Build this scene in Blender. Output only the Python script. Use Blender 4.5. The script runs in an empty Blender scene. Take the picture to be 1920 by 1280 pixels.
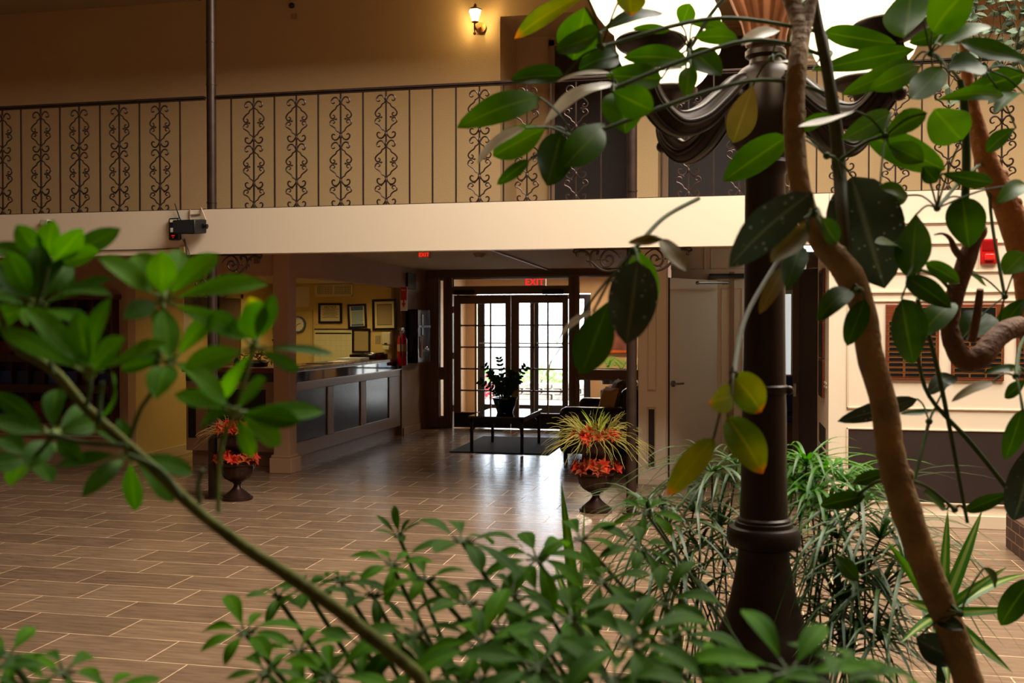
import bpy, bmesh, math, random
from mathutils import Vector, Matrix
S = bpy.context.scene
COL = S.collection
PI = math.pi
rnd = random.Random(7)

# ------------------------------------------------------------------ camera
F = 1917.0
TH = math.radians(12.07)
PH = math.atan(30.0/F)
CAM = Vector((0, 0, 1.56))
FW = Vector((-math.sin(TH)*math.cos(PH), math.cos(TH)*math.cos(PH), -math.sin(PH)))
RT = Vector((math.cos(TH), math.sin(TH), 0))
UP = RT.cross(FW)

def ray(px, py):
    return FW + RT*((px-960)/F) + UP*((640-py)/F)
def P(px, py, d):            # point at distance d along the view axis
    return CAM + ray(px, py)*d
def PY(px, py, Y):
    r = ray(px, py); return CAM + r*((Y-CAM.y)/r.y)
def PX(px, py, X):
    r = ray(px, py); return CAM + r*((X-CAM.x)/r.x)
def PZ(px, py, z=0.0):
    r = ray(px, py); return CAM + r*((z-CAM.z)/r.z)

cd = bpy.data.cameras.new('camera')
cam = bpy.data.objects.new('camera', cd); COL.objects.link(cam)
cd.sensor_width = 36; cd.sensor_fit = 'HORIZONTAL'; cd.lens = F/1920*36
M3 = Matrix((RT, UP, -FW)).transposed()
cam.matrix_world = Matrix.Translation(CAM) @ M3.to_4x4()
cd.clip_start = 0.05; cd.clip_end = 200
cd.dof.use_dof = True; cd.dof.focus_distance = 7.5; cd.dof.aperture_fstop = 5.0
S.camera = cam
S.view_settings.view_transform = 'Standard'
S.view_settings.look = 'None'
S.view_settings.gamma = 1
S.view_settings.exposure = 0.0
try: S.view_settings.use_curve_mapping = False
except Exception: pass

# ------------------------------------------------------------------ materials
MATS = {}
def lin(c):
    return tuple(((x/255.0)/12.92 if x/255.0 <= .04045 else ((x/255.0+.055)/1.055)**2.4) for x in c)
def mat(name, rgb, rough=.5, metal=0.0, bump=0.0, bscale=60.0, var=0.0, vscale=8.0, spec=.5, emit=None, es=0.0, coat=0.0, stretch=None, trans=0.0, sheen=0.0):
    if name in MATS: return MATS[name]
    m = bpy.data.materials.new(name); m.use_nodes = True
    nt = m.node_tree; N = nt.nodes; L = nt.links
    b = N['Principled BSDF']
    c = lin(rgb)
    b.inputs['Base Color'].default_value = (*c, 1)
    b.inputs['Roughness'].default_value = rough
    b.inputs['Metallic'].default_value = metal
    b.inputs['Specular IOR Level'].default_value = spec
    if coat: b.inputs['Coat Weight'].default_value = coat
    if trans: b.inputs['Transmission Weight'].default_value = trans
    if emit:
        b.inputs['Emission Color'].default_value = (*lin(emit), 1)
        b.inputs['Emission Strength'].default_value = es
    if bump or var:
        tc = N.new('ShaderNodeTexCoord'); mp = N.new('ShaderNodeMapping')
        L.new(tc.outputs['Object'], mp.inputs['Vector'])
        if stretch: mp.inputs['Scale'].default_value = stretch
    if bump:
        n = N.new('ShaderNodeTexNoise'); n.inputs['Scale'].default_value = bscale; n.inputs['Detail'].default_value = 3
        L.new(mp.outputs['Vector'], n.inputs['Vector'])
        bp = N.new('ShaderNodeBump'); bp.inputs['Strength'].default_value = bump; bp.inputs['Distance'].default_value = .01
        L.new(n.outputs['Fac'], bp.inputs['Height']); L.new(bp.outputs['Normal'], b.inputs['Normal'])
    if var:
        n2 = N.new('ShaderNodeTexNoise'); n2.inputs['Scale'].default_value = vscale; n2.inputs['Detail'].default_value = 4
        L.new(mp.outputs['Vector'], n2.inputs['Vector'])
        cr = N.new('ShaderNodeValToRGB')
        cr.color_ramp.elements[0].position = .3; cr.color_ramp.elements[1].position = .7
        cr.color_ramp.elements[0].color = (*[x*(1-var) for x in c], 1)
        cr.color_ramp.elements[1].color = (*[min(1, x*(1+var)) for x in c], 1)
        L.new(n2.outputs['Fac'], cr.inputs['Fac']); L.new(cr.outputs['Color'], b.inputs['Base Color'])
    MATS[name] = m
    return m

def glass_mat(name='clear_glass', tint=(1, 1, 1), refl=.12):
    if name in MATS: return MATS[name]
    m = bpy.data.materials.new(name); m.use_nodes = True
    nt = m.node_tree; N = nt.nodes; L = nt.links
    for n in list(N): N.remove(n)
    o = N.new('ShaderNodeOutputMaterial'); t = N.new('ShaderNodeBsdfTransparent'); g = N.new('ShaderNodeBsdfGlossy')
    t.inputs['Color'].default_value = (*tint, 1); g.inputs['Roughness'].default_value = .02
    fr = N.new('ShaderNodeFresnel'); fr.inputs['IOR'].default_value = 1.45
    mx = N.new('ShaderNodeMixShader')
    L.new(fr.outputs[0], mx.inputs[0]); L.new(t.outputs[0], mx.inputs[1]); L.new(g.outputs[0], mx.inputs[2])
    L.new(mx.outputs[0], o.inputs['Surface'])
    MATS[name] = m; return m

def leaf_mat(name, c1, c2, rough=.45, midrib=None, tip=None, trans=.25, speck=False, spec=.22):
    """green blade: procedural mottling, lighter midrib and side veins (UV: u across, v along), some light let through"""
    if name in MATS: return MATS[name]
    m = bpy.data.materials.new(name); m.use_nodes = True
    nt = m.node_tree; N = nt.nodes; L = nt.links
    b = N['Principled BSDF']; out = N['Material Output']
    tc = N.new('ShaderNodeTexCoord')
    n = N.new('ShaderNodeTexNoise'); n.inputs['Scale'].default_value = 9; n.inputs['Detail'].default_value = 3
    L.new(tc.outputs['Object'], n.inputs['Vector'])
    cr = N.new('ShaderNodeValToRGB'); cr.color_ramp.elements[0].position = .35; cr.color_ramp.elements[1].position = .65
    cr.color_ramp.elements[0].color = (*lin(c1), 1); cr.color_ramp.elements[1].color = (*lin(c2), 1)
    L.new(n.outputs['Fac'], cr.inputs['Fac'])
    col = cr.outputs['Color']
    sx = N.new('ShaderNodeSeparateXYZ'); L.new(tc.outputs['UV'], sx.inputs[0])
    if midrib:
        a = N.new('ShaderNodeMath'); a.operation = 'SUBTRACT'; a.inputs[1].default_value = .5; L.new(sx.outputs['X'], a.inputs[0])
        a2 = N.new('ShaderNodeMath'); a2.operation = 'ABSOLUTE'; L.new(a.outputs[0], a2.inputs[0])
        r = N.new('ShaderNodeMapRange'); r.inputs['From Min'].default_value = .0; r.inputs['From Max'].default_value = .06
        r.inputs['To Min'].default_value = .7; r.inputs['To Max'].default_value = 0; L.new(a2.outputs[0], r.inputs['Value'])
        mx = N.new('ShaderNodeMixRGB'); mx.inputs['Color2'].default_value = (*lin(midrib), 1)
        L.new(r.outputs[0], mx.inputs['Fac']); L.new(col, mx.inputs['Color1']); col = mx.outputs['Color']
    if tip:
        r = N.new('ShaderNodeMapRange'); r.inputs['From Min'].default_value = .86; r.inputs['From Max'].default_value = 1.0
        L.new(sx.outputs['Y'], r.inputs['Value'])
        mx = N.new('ShaderNodeMixRGB'); mx.inputs['Color2'].default_value = (*lin(tip), 1)
        L.new(r.outputs[0], mx.inputs['Fac']); L.new(col, mx.inputs['Color1']); col = mx.outputs['Color']
    if speck:
        v = N.new('ShaderNodeTexVoronoi'); v.inputs['Scale'].default_value = 60; L.new(tc.outputs['Object'], v.inputs['Vector'])
        r = N.new('ShaderNodeMapRange'); r.inputs['From Min'].default_value = .08; r.inputs['From Max'].default_value = .2
        r.inputs['To Min'].default_value = .45; r.inputs['To Max'].default_value = 0; L.new(v.outputs['Distance'], r.inputs['Value'])
        mx = N.new('ShaderNodeMixRGB'); mx.inputs['Color2'].default_value = (.45, .45, .42, 1)
        L.new(r.outputs[0], mx.inputs['Fac']); L.new(col, mx.inputs['Color1']); col = mx.outputs['Color']
    L.new(col, b.inputs['Base Color'])
    b.inputs['Roughness'].default_value = rough; b.inputs['Specular IOR Level'].default_value = spec
    # side veins as a slight bump
    w = N.new('ShaderNodeTexNoise'); w.inputs['Scale'].default_value = 40; L.new(tc.outputs['Object'], w.inputs['Vector'])
    bp = N.new('ShaderNodeBump'); bp.inputs['Strength'].default_value = .15; bp.inputs['Distance'].default_value = .004
    L.new(w.outputs['Fac'], bp.inputs['Height']); L.new(bp.outputs['Normal'], b.inputs['Normal'])
    tr = N.new('ShaderNodeBsdfTranslucent')
    hs = N.new('ShaderNodeHueSaturation'); hs.inputs['Value'].default_value = 1.5; hs.inputs['Saturation'].default_value = 1.1
    L.new(col, hs.inputs['Color']); L.new(hs.outputs['Color'], tr.inputs['Color'])
    mxs = N.new('ShaderNodeMixShader'); mxs.inputs[0].default_value = trans
    L.new(b.outputs[0], mxs.inputs[1]); L.new(tr.outputs[0], mxs.inputs[2]); L.new(mxs.outputs[0], out.inputs['Surface'])
    MATS[name] = m; return m

# ------------------------------------------------------------------ mesh helpers
def wloc(o):
    v = Vector((0, 0, 0))
    while o is not None:
        v = v + o.location; o = o.parent
    return v

class MB:
    def __init__(self): self.v = []; self.f = []; self.uv = {}
    def add(self, vs, fs):
        n = len(self.v); self.v += [Vector(p) for p in vs]; self.f += [tuple(i+n for i in f) for f in fs]; return n
    def box(self, a, b, rz=0, piv=None, tilt=None):
        x0, y0, z0 = a; x1, y1, z1 = b
        x0, x1 = min(x0, x1), max(x0, x1); y0, y1 = min(y0, y1), max(y0, y1); z0, z1 = min(z0, z1), max(z0, z1)
        vs = [Vector(p) for p in ((x0,y0,z0),(x1,y0,z0),(x1,y1,z0),(x0,y1,z0),(x0,y0,z1),(x1,y0,z1),(x1,y1,z1),(x0,y1,z1))]
        if rz:
            pv = Vector(piv) if piv else Vector(((x0+x1)/2, (y0+y1)/2, 0)); R = Matrix.Rotation(rz, 3, 'Z')
            vs = [R @ (p-pv) + pv for p in vs]
        if tilt:
            ax, an = tilt; pv = Vector(((x0+x1)/2, (y0+y1)/2, (z0+z1)/2)); R = Matrix.Rotation(an, 3, ax)
            vs = [R @ (p-pv) + pv for p in vs]
        self.add(vs, [(0,3,2,1),(4,5,6,7),(0,1,5,4),(1,2,6,5),(2,3,7,6),(3,0,4,7)]); return self
    def quad(self, *p): self.add(p, [tuple(range(len(p)))]); return self
    def tube(self, pts, r, n=8, cap=True, flat=1.0):
        pts = [Vector(p) for p in pts]
        if not isinstance(r, (list, tuple)): r = [r]*len(pts)
        rings = []; up = None
        for i, p in enumerate(pts):
            a = pts[max(0, i-1)]; b = pts[min(len(pts)-1, i+1)]
            t = (b-a)
            if t.length < 1e-9: t = Vector((0, 0, 1))
            t.normalize()
            if up is None:
                up = t.orthogonal().normalized()
            else:
                up = (up - t*up.dot(t))
                if up.length < 1e-6: up = t.orthogonal()
                up.normalize()
            s = t.cross(up)
            rings.append([p + (up*math.cos(2*PI*k/n) + s*math.sin(2*PI*k/n)*flat)*r[i] for k in range(n)])
        vs = [q for rg in rings for q in rg]; fs = []
        for i in range(len(pts)-1):
            for k in range(n):
                fs.append((i*n+k, i*n+(k+1)%n, (i+1)*n+(k+1)%n, (i+1)*n+k))
        if cap:
            fs.append(tuple(reversed(range(n)))); fs.append(tuple((len(pts)-1)*n+k for k in range(n)))
        self.add(vs, fs); return self
    def lathe(self, prof, c=(0, 0, 0), n=24, flutes=0, fl=.0, cap=True, z0=None, z1=None):
        c = Vector(c); vs = []; fs = []
        for (r, z) in prof:
            for k in range(n):
                a = 2*PI*k/n; rr = r
                if flutes and (z0 is None or z0 <= z <= z1): rr = r*(1+fl*math.cos(a*flutes))
                vs.append(c + Vector((rr*math.cos(a), rr*math.sin(a), z)))
        for i in range(len(prof)-1):
            for k in range(n): fs.append((i*n+k, i*n+(k+1)%n, (i+1)*n+(k+1)%n, (i+1)*n+k))
        if cap:
            fs.append(tuple(reversed(range(n)))); fs.append(tuple((len(prof)-1)*n+k for k in range(n)))
        self.add(vs, fs); return self
    def cyl(self, a, b, r, n=16, r2=None):
        self.tube([a, b], [r, r if r2 is None else r2], n); return self
    def sphere(self, c, r, n=16, m=10, sz=1.0):
        prof = [(max(1e-4, r*math.sin(PI*i/m)), -r*sz*math.cos(PI*i/m)) for i in range(m+1)]
        self.lathe(prof, c, n); return self
    def leaf(self, b, t, w, nrm, arch=.08, fold=.12, shape='oval', nl=8, twist=0.0, curl=0.0):
        """blade from b to t; w = full width; nrm = facing; arch = bow of the midrib as share of the length"""
        b = Vector(b); t = Vector(t); ax = t-b; Ln = ax.length
        if Ln < 1e-6: return self
        ax.normalize(); nrm = Vector(nrm); nrm = nrm - ax*nrm.dot(ax)
        if nrm.length < 1e-5: nrm = ax.orthogonal()
        nrm.normalize(); sd = ax.cross(nrm)
        cols = (-1, -.5, 0, .5, 1); n0 = len(self.v); vs = []; uvs = []
        for i in range(nl+1):
            s = i/nl
            if shape == 'oval': h = (math.sin(PI*min(1, s**.85)))**.62
            elif shape == 'obov': h = (math.sin(PI*s**1.25))**.7
            elif shape == 'blade': h = min(1, .45+s*3)*(1-s**2.6)
            elif shape == 'point': h = math.sin(PI*s**.62)**.9
            else: h = math.sin(PI*s)
            h = max(h, .04 if i == 0 else (.02 if i == nl else .1))
            sg = twist*s; s2 = sd*math.cos(sg)+nrm*math.sin(sg); n2 = nrm*math.cos(sg)-sd*math.sin(sg)
            o = b + ax*Ln*s + nrm*(arch*Ln*math.sin(PI*s)) - nrm*(curl*Ln*s*s)
            for cc in cols:
                wob = .03*w*math.sin(s*9+cc*2+Ln*40)
                vs.append(o + s2*(cc*h*w/2) + n2*(fold*w*abs(cc)*h + wob*abs(cc))); uvs.append((.5+cc*.5, s))
        fs = []
        for i in range(nl):
            for j in range(4):
                a = i*5+j; fs.append((a, a+1, a+6, a+5))
        self.add(vs, fs)
        for k, u in enumerate(uvs): self.uv[n0+k] = u
        return self
    def build(self, name, m=None, parent=None, world=True, smooth=True, bevel=0, ang=38, off=None, seg=2):
        me = bpy.data.meshes.new(name)
        o = off if off is not None else (wloc(parent) if (parent is not None and world) else Vector((0, 0, 0)))
        me.from_pydata([tuple(p-o) for p in self.v], [], self.f)
        if self.uv:
            ul = me.uv_layers.new(name='uv')
            for lp in me.loops:
                ul.data[lp.index].uv = self.uv.get(lp.vertex_index, (.5, .5))
        if m is not None: me.materials.append(m)
        me.update()
        if smooth:
            me.shade_smooth()
            try: me.set_sharp_from_angle(angle=math.radians(ang))
            except Exception: pass
        ob = bpy.data.objects.new(name, me); COL.objects.link(ob)
        if parent is not None: ob.parent = parent
        if off is not None and parent is None: ob.location = off
        if bevel:
            bm = ob.modifiers.new('bevel', 'BEVEL'); bm.width = bevel; bm.segments = seg; bm.limit_method = 'ANGLE'; bm.angle_limit = math.radians(40)
        return ob

def tag(o, label=None, cat=None, group=None, kind=None):
    if label: o['label'] = label
    if cat: o['category'] = cat
    if group: o['group'] = group
    if kind: o['kind'] = kind
    return o
def thing(name, loc, label, cat, group=None, rz=0):
    o = bpy.data.objects.new(name, None); COL.objects.link(o); o.location = Vector(loc); o.rotation_euler = (0, 0, rz)
    o.empty_display_size = .1
    return tag(o, label, cat, group)
def struct(name, mb, m, bevel=0, parent=None, smooth=False):
    o = mb.build(name, m, parent, bevel=bevel, smooth=smooth)
    if parent is None: o['kind'] = 'structure'
    return o
def copy_tree(o, parent=None):
    c = o.copy(); COL.objects.link(c); c.parent = parent
    for ch in o.children: copy_tree(ch, c)
    return c
def smoothpath(pts, k=5):
    pts = [Vector(p) for p in pts]; out = []
    for i in range(len(pts)-1):
        p0 = pts[max(0, i-1)]; p1 = pts[i]; p2 = pts[i+1]; p3 = pts[min(len(pts)-1, i+2)]
        for j in range(k):
            t = j/k
            out.append(.5*((2*p1)+(p2-p0)*t+(2*p0-5*p1+4*p2-p3)*t*t+(3*p1-p0-3*p2+p3)*t**3))
    out.append(pts[-1]); return out
def text_mesh(name, s, size, m, parent, origin, xdir, ydir, depth=.001, align='CENTER'):
    """lettering as a mesh; xdir/ydir are world unit vectors"""
    cu = bpy.data.curves.new(name, 'FONT'); cu.body = s; cu.size = size; cu.align_x = align; cu.align_y = 'CENTER'; cu.extrude = depth
    tmp = bpy.data.objects.new('tmp_text', cu); COL.objects.link(tmp)
    dg = bpy.context.evaluated_depsgraph_get(); me = bpy.data.meshes.new_from_object(tmp.evaluated_get(dg))
    COL.objects.unlink(tmp); bpy.data.objects.remove(tmp); bpy.data.curves.remove(cu)
    xd = Vector(xdir).normalized(); yd = Vector(ydir).normalized(); zd = xd.cross(yd); og = Vector(origin) - wloc(parent)
    for v in me.vertices: v.co = og + xd*v.co.x + yd*v.co.y + zd*v.co.z
    me.materials.clear(); me.materials.append(m)
    ob = bpy.data.objects.new(name, me); COL.objects.link(ob); ob.parent = parent
    return ob
# ------------------------------------------------------------------ building dimensions
YF = 8.47      # fascia / posts plane
YW = 10.1      # main wall behind the walkway, both floors
YE = 15.0      # entrance wall
YO = 17.6      # outer doors
XC = -4.56     # corridor left side (desk front)
ZC = 2.40      # lower ceiling
ZU = 2.60      # upper floor
ZT = 5.05      # upper ceiling

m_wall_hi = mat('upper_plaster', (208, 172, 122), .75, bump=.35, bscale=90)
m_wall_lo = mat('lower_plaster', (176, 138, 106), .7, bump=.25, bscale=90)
m_white = mat('cream_paint', (236, 216, 190), .45, bump=.04, bscale=20)
m_trimp = mat('tan_trim_paint', (158, 126, 98), .45)
m_trimd = mat('dark_tan_trim_paint', (112, 88, 68), .4)
m_ceil = mat('ceiling_paint', (186, 158, 120), .85, bump=.25, bscale=140)
m_office = mat('office_yellow_paint', (212, 182, 104), .7, bump=.12, bscale=90)
m_iron = mat('bronze_iron', (66, 50, 42), .42, .55, var=.2, vscale=14)
m_black = mat('black_satin', (14, 13, 14), .4)
m_bgloss = mat('black_gloss', (8, 8, 10), .12)
m_dark = mat('dark_brown_panel', (48, 34, 30), .5, var=.1)
m_wood = mat('reddish_wood', (112, 52, 24), .4, var=.35, vscale=6, stretch=(1, 1, 12))
m_paper = mat('paper', (226, 214, 180), .8)
m_chrome = mat('chrome', (200, 200, 205), .12, 1.0)
m_steel = mat('dull_steel', (150, 146, 140), .35, .9)
m_red = mat('red_plastic', (190, 18, 14), .35)
m_glass = glass_mat()

# floor: long grey brown tiles laid in staggered rows with pale joints
def floor_mat():
    m = bpy.data.materials.new('wood_look_tile'); m.use_nodes = True
    nt = m.node_tree; N = nt.nodes; L = nt.links; b = N['Principled BSDF']
    tc = N.new('ShaderNodeTexCoord'); mp = N.new('ShaderNodeMapping'); L.new(tc.outputs['Object'], mp.inputs['Vector'])
    br = N.new('ShaderNodeTexBrick')
    br.inputs['Scale'].default_value = 1.0; br.inputs['Brick Width'].default_value = .61; br.inputs['Row Height'].default_value = .305
    br.inputs['Mortar Size'].default_value = .0032; br.inputs['Mortar Smooth'].default_value = .1; br.inputs['Bias'].default_value = 0
    br.offset = .36; br.offset_frequency = 2
    br.inputs['Color1'].default_value = (*lin((144, 120, 98)), 1); br.inputs['Color2'].default_value = (*lin((124, 102, 84)), 1)
    br.inputs['Mortar'].default_value = (*lin((214, 184, 150)), 1)
    L.new(mp.outputs['Vector'], br.inputs['Vector'])
    mp2 = N.new('ShaderNodeMapping'); mp2.inputs['Scale'].default_value = (1.2, 9, 1); L.new(tc.outputs['Object'], mp2.inputs['Vector'])
    n = N.new('ShaderNodeTexNoise'); n.inputs['Scale'].default_value = 3.2; n.inputs['Detail'].default_value = 8; n.inputs['Roughness'].default_value = .65
    L.new(mp2.outputs['Vector'], n.inputs['Vector'])
    cr = N.new('ShaderNodeValToRGB'); cr.color_ramp.elements[0].position = .3; cr.color_ramp.elements[0].color = (.62, .58, .54, 1)
    cr.color_ramp.elements[1].position = .72; cr.color_ramp.elements[1].color = (1.25, 1.2, 1.12, 1); L.new(n.outputs['Fac'], cr.inputs['Fac'])
    mx = N.new('ShaderNodeMixRGB'); mx.blend_type = 'MULTIPLY'; mx.inputs['Fac'].default_value = 1
    L.new(br.outputs['Color'], mx.inputs['Color1']); L.new(cr.outputs['Color'], mx.inputs['Color2']); L.new(mx.outputs['Color'], b.inputs['Base Color'])
    rr = N.new('ShaderNodeMapRange'); rr.inputs['To Min'].default_value = .17; rr.inputs['To Max'].default_value = .3
    L.new(n.outputs['Fac'], rr.inputs['Value'])
    rx = N.new('ShaderNodeMath'); rx.operation = 'ADD'; ml = N.new('ShaderNodeMath'); ml.operation = 'MULTIPLY'; ml.inputs[1].default_value = .4
    L.new(br.outputs['Fac'], ml.inputs[0]); L.new(rr.outputs[0], rx.inputs[0]); L.new(ml.outputs[0], rx.inputs[1]); L.new(rx.outputs[0], b.inputs['Roughness'])
    bp = N.new('ShaderNodeBump'); bp.inputs['Strength'].default_value = .25; bp.inputs['Distance'].default_value = .002
    sb = N.new('ShaderNodeMath'); sb.operation = 'SUBTRACT'; L.new(n.outputs['Fac'], sb.inputs[0]); L.new(br.outputs['Fac'], sb.inputs[1])
    L.new(sb.outputs[0], bp.inputs['Height']); L.new(bp.outputs['Normal'], b.inputs['Normal'])
    return m
m_floor = floor_mat()
struct('floor', MB().box((-9.2, -5.2, -.1), (6.2, 17.8, 0)), m_floor)

m_atr = mat('brown_atrium_plaster', (124, 96, 70), .8, bump=.3, bscale=60)
# ---------------- the shell of the atrium
struct('wall_left', MB().box((-9.2, -5.2, 0), (-9, 10.1, 6.6)), m_atr)
struct('wall_right', MB().box((6, -5.2, 0), (6.2, 10.1, 6.6)), m_atr)
struct('wall_back', MB().box((-9.2, -5.4, 0), (6.2, -5.2, 6.6)), m_atr)
ca = MB()      # high ceiling with the skylight opening
sx0, sx1, sy0, sy1 = -1.5, 5.4, 3.5, 8.1
ca.box((-9.2, -5.4, 6.5), (sx0, 8.6, 6.7)); ca.box((sx1, -5.4, 6.5), (6.2, 8.6, 6.7))
ca.box((sx0, -5.4, 6.5), (sx1, sy0, 6.7)); ca.box((sx0, sy1, 6.5), (sx1, 8.6, 6.7))
struct('ceiling_atrium', ca, m_ceil)
kb = MB()
for i in range(1, 6):
    x = sx0+(sx1-sx0)*i/6; kb.box((x-.03, sy0, 6.52), (x+.03, sy1, 6.6))
for i in range(1, 4):
    y = sy0+(sy1-sy0)*i/4; kb.box((sx0, y-.03, 6.52), (sx1, y+.03, 6.6))
o = struct('window_skylight', kb, m_white)
MB().quad((sx0, sy0, 6.62), (sx1, sy0, 6.62), (sx1, sy1, 6.62), (sx0, sy1, 6.62)).build('sky_dimming_pane', glass_mat('sky_dimming_glass', (.22, .17, .12)), o)  # unseen pane, added to dim and warm the incoming sky light
# upper walkway: slab, ceiling, wall
struct('ceiling_upper', MB().box((-9.2, YF+.07, ZT), (6.2, YW+1.2, ZT+.15)), m_ceil)
struct('wall_beam', MB().box((-9.2, YF-.07, 4.88), (6.2, YF+.13, 6.6)), m_wall_hi)
struct('floor_upper', MB().box((-9.2, YF+.06, 2.42), (6.2, YW+1.2, ZU-.02)), m_dark)
# the upper wall with two door alcoves
a1l = PY(938, 200, YW).x; a1r = PY(1193, 200, YW).x; a2l = PY(1234, 200, YW).x; a2r = PY(1480, 200, YW).x
ZA = 4.67; DA = .8
uw = MB()
uw.box((-9.2, YW, ZU-.2), (a1l, YW+.15, ZT)); uw.box((a1r, YW, ZU-.2), (a2l, YW+.15, ZT)); uw.box((a2r, YW, ZU-.2), (6.2, YW+.15, ZT))
uw.box((a1l, YW, ZA), (a1r, YW+.15, ZT)); uw.box((a2l, YW, ZA), (a2r, YW+.15, ZT))
for (l, r) in ((a1l, a1r), (a2l, a2r)):
    uw.box((l-.1, YW+.15, ZU-.2), (l, YW+DA, ZT)); uw.box((r, YW+.15, ZU-.2), (r+.1, YW+DA, ZT))
    uw.box((l-.1, YW+DA, ZU-.2), (r+.1, YW+DA+.1, ZT)); uw.box((l, YW+.15, ZA), (r, YW+DA, ZA+.06))
struct('wall_upper', uw, m_wall_hi)
d = 0
for (l, r, pa, pb) in ((a1l, a1r, 1041, 1176), (a2l, a2r, 1254, 1450)):
    d += 1
    x0 = PY(pa, 200, YW+DA-.02).x; x1 = PY(pb, 200, YW+DA-.02).x
    fr = MB(); fr.box((x0-.07, YW+DA-.05, ZU), (x0, YW+DA+.02, 4.62)); fr.box((x1, YW+DA-.05, ZU), (x1+.07, YW+DA+.02, 4.62)); fr.box((x0-.07, YW+DA-.05, 4.55), (x1+.07, YW+DA+.02, 4.62))
    o = struct('door_%d' % d, fr, m_trimp, bevel=.006)
    pn = MB(); pn.box((x0, YW+DA-.035, ZU), (x1, YW+DA-.005, 4.55))
    pn.build('door_panel', m_dark, o, bevel=.004)
    if d == 1:
        k = MB(); k.box((x0+.06, YW+DA-.045, 3.5), (x0+.1, YW+DA-.03, 3.62)); k.build('door_handle', m_steel, o)

# ---------------- fascia of the walkway
fs = MB(); fs.box((-9.2, YF-.06, 2.2), (PY(1553, 400, YF).x, YF+.06, ZU))
struct('trim_fascia', fs, m_white)

# ---------------- lower wall, header, corridor
struct('ceiling_lower', MB().box((-9.2, YF+.06, ZC), (.76, YE+.1, ZC+.05)), m_ceil)
xl = PY(240, 700, YW).x            # corner of the passage left of the desk
struct('wall_lobby', MB().box((-9.2, YW, 0), (xl, YW+.15, ZC)), m_wall_lo)
struct('wall_passage', MB().box((xl-.12, YW+.15, 0), (xl, 13.75, ZC)), m_office)
struct('wall_header', MB().box((xl, YW-.02, 2.09), (XC, YW+.12, ZC)), m_wall_lo)
struct('wall_desk_header', MB().box((XC-.12, YW+.12, 2.09), (XC, 13.85, ZC)), m_wall_lo)
struct('ceiling_office', MB().box((xl, YW+.12, 2.16), (XC-.12, 13.75, 2.2)), mat('office_ceiling', (205, 190, 140), .8))
struct('wall_office', MB().box((xl-.12, 13.75, 0), (XC-.12, 13.9, ZC)), m_office)
struct('wall_corridor', MB().box((XC-.12, 13.85, 0), (XC, YE, ZC)), mat('corridor_plaster', (150, 120, 96), .38, bump=.9, bscale=70))
# slim column at the corner of the desk
pl = MB(); pl.box((-4.73, YW-.06, .1), (XC+.01, YW+.13, ZC)); pl.box((-4.76, YW-.1, 0), (XC+.05, YW+.16, .16)); pl.box((-4.75, YW-.08, .16), (XC+.03, YW+.14, .19))
struct('trim_column', pl, m_wall_lo, bevel=.008)
bb = MB(); bb.box((-9.0, YW-.02, 0), (xl, YW, .14)); bb.box((-9.0, YW-.03, .32), (xl, YW, .35))
struct('baseboard_lobby', bb, m_trimp, bevel=.004)
struct('baseboard_passage', MB().box((xl, YW, 0), (xl+.015, 13.75, .12)), mat('passage_baseboard', (205, 180, 130), .5), bevel=.003)
struct('baseboard_corridor', MB().box((XC, 13.9, 0), (XC+.015, YE-.05, .1)), m_trimp, bevel=.003)

# ---------------- wall strip right of the corridor and the door recess
xs0 = PY(1197, 700, YW).x; xs1 = PY(1249, 700, YW).x
ws = MB(); ws.box((xs0, YW, 0), (xs1, YW+.15, ZC))
o = struct('wall_strip', ws, m_white)
m_moul = mat('cream_moulding', (222, 200, 172), .45)
def frame_rect(mb, x0, x1, z0, z1, y, w=.018, t=.012):
    mb.box((x0, y-t, z0), (x1, y, z0+w)); mb.box((x0, y-t, z1-w), (x1, y, z1)); mb.box((x0, y-t, z0), (x0+w, y, z1)); mb.box((x1-w, y-t, z0), (x1, y, z1))
p = MB()
zz = lambda py, Y, px=1225: PY(px, py, Y).z
frame_rect(p, PY(1214, 600, YW).x, PY(1231, 600, YW).x, zz(734, YW), zz(570, YW), YW, .01, .01)
frame_rect(p, PY(1213, 800, YW).x, PY(1230, 800, YW).x, zz(878, YW), zz(764, YW), YW, .01, .01)
p.build('panel_moulding', m_moul, o, bevel=.003)
MB().box((PY(1216, 800, YW).x, YW-.004, zz(875, YW)), (PY(1227, 800, YW).x, YW, zz(767, YW))).build('dark_inset', m_dark, o)
MB().box((xs0, YW-.015, 0), (xs1, YW, .05)).build('base_strip', m_moul, o)
XR = .76; YR = 10.95
xm = PY(1396, 600, YR).x; 
struct('wall_corridor_right', MB().box((xs0, YW+.15, 0), (xs0+.1, YE, ZC)), m_wall_lo)
rb = MB(); rb.box((xs1, YR, 2.12), (XR, YR+.12, ZC)); rb.box((xs1-.0, YR, 0), (PY(1398, 600, YR).x, YR+.12, 2.12)); 
ob = struct('wall_recess', rb, m_white)
p = MB()
frame_rect(p, PY(1258, 500, YR).x, PY(1322, 500, YR).x, 2.15, 2.38, YR, .014); frame_rect(p, PY(1332, 500, YR).x, PY(1430, 500, YR).x, 2.15, 2.38, YR, .014)
frame_rect(p, PY(1352, 600, YR).x, PY(1392, 600, YR).x, .3, 1.95, YR, .012)
p.build('panel_moulding', m_moul, ob, bevel=.003)
struct('trim_1', MB().box((PY(1330, 500, YR).x, YR-.03, 2.05), (PY(1400, 500, YR).x, YR, 2.1)), m_bgloss, bevel=.004)
struct('wall_recess_side', MB().box((xs1, YR+.12, 0), (xs1+.1, YR+1.6, ZC)), m_wall_lo)
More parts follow.
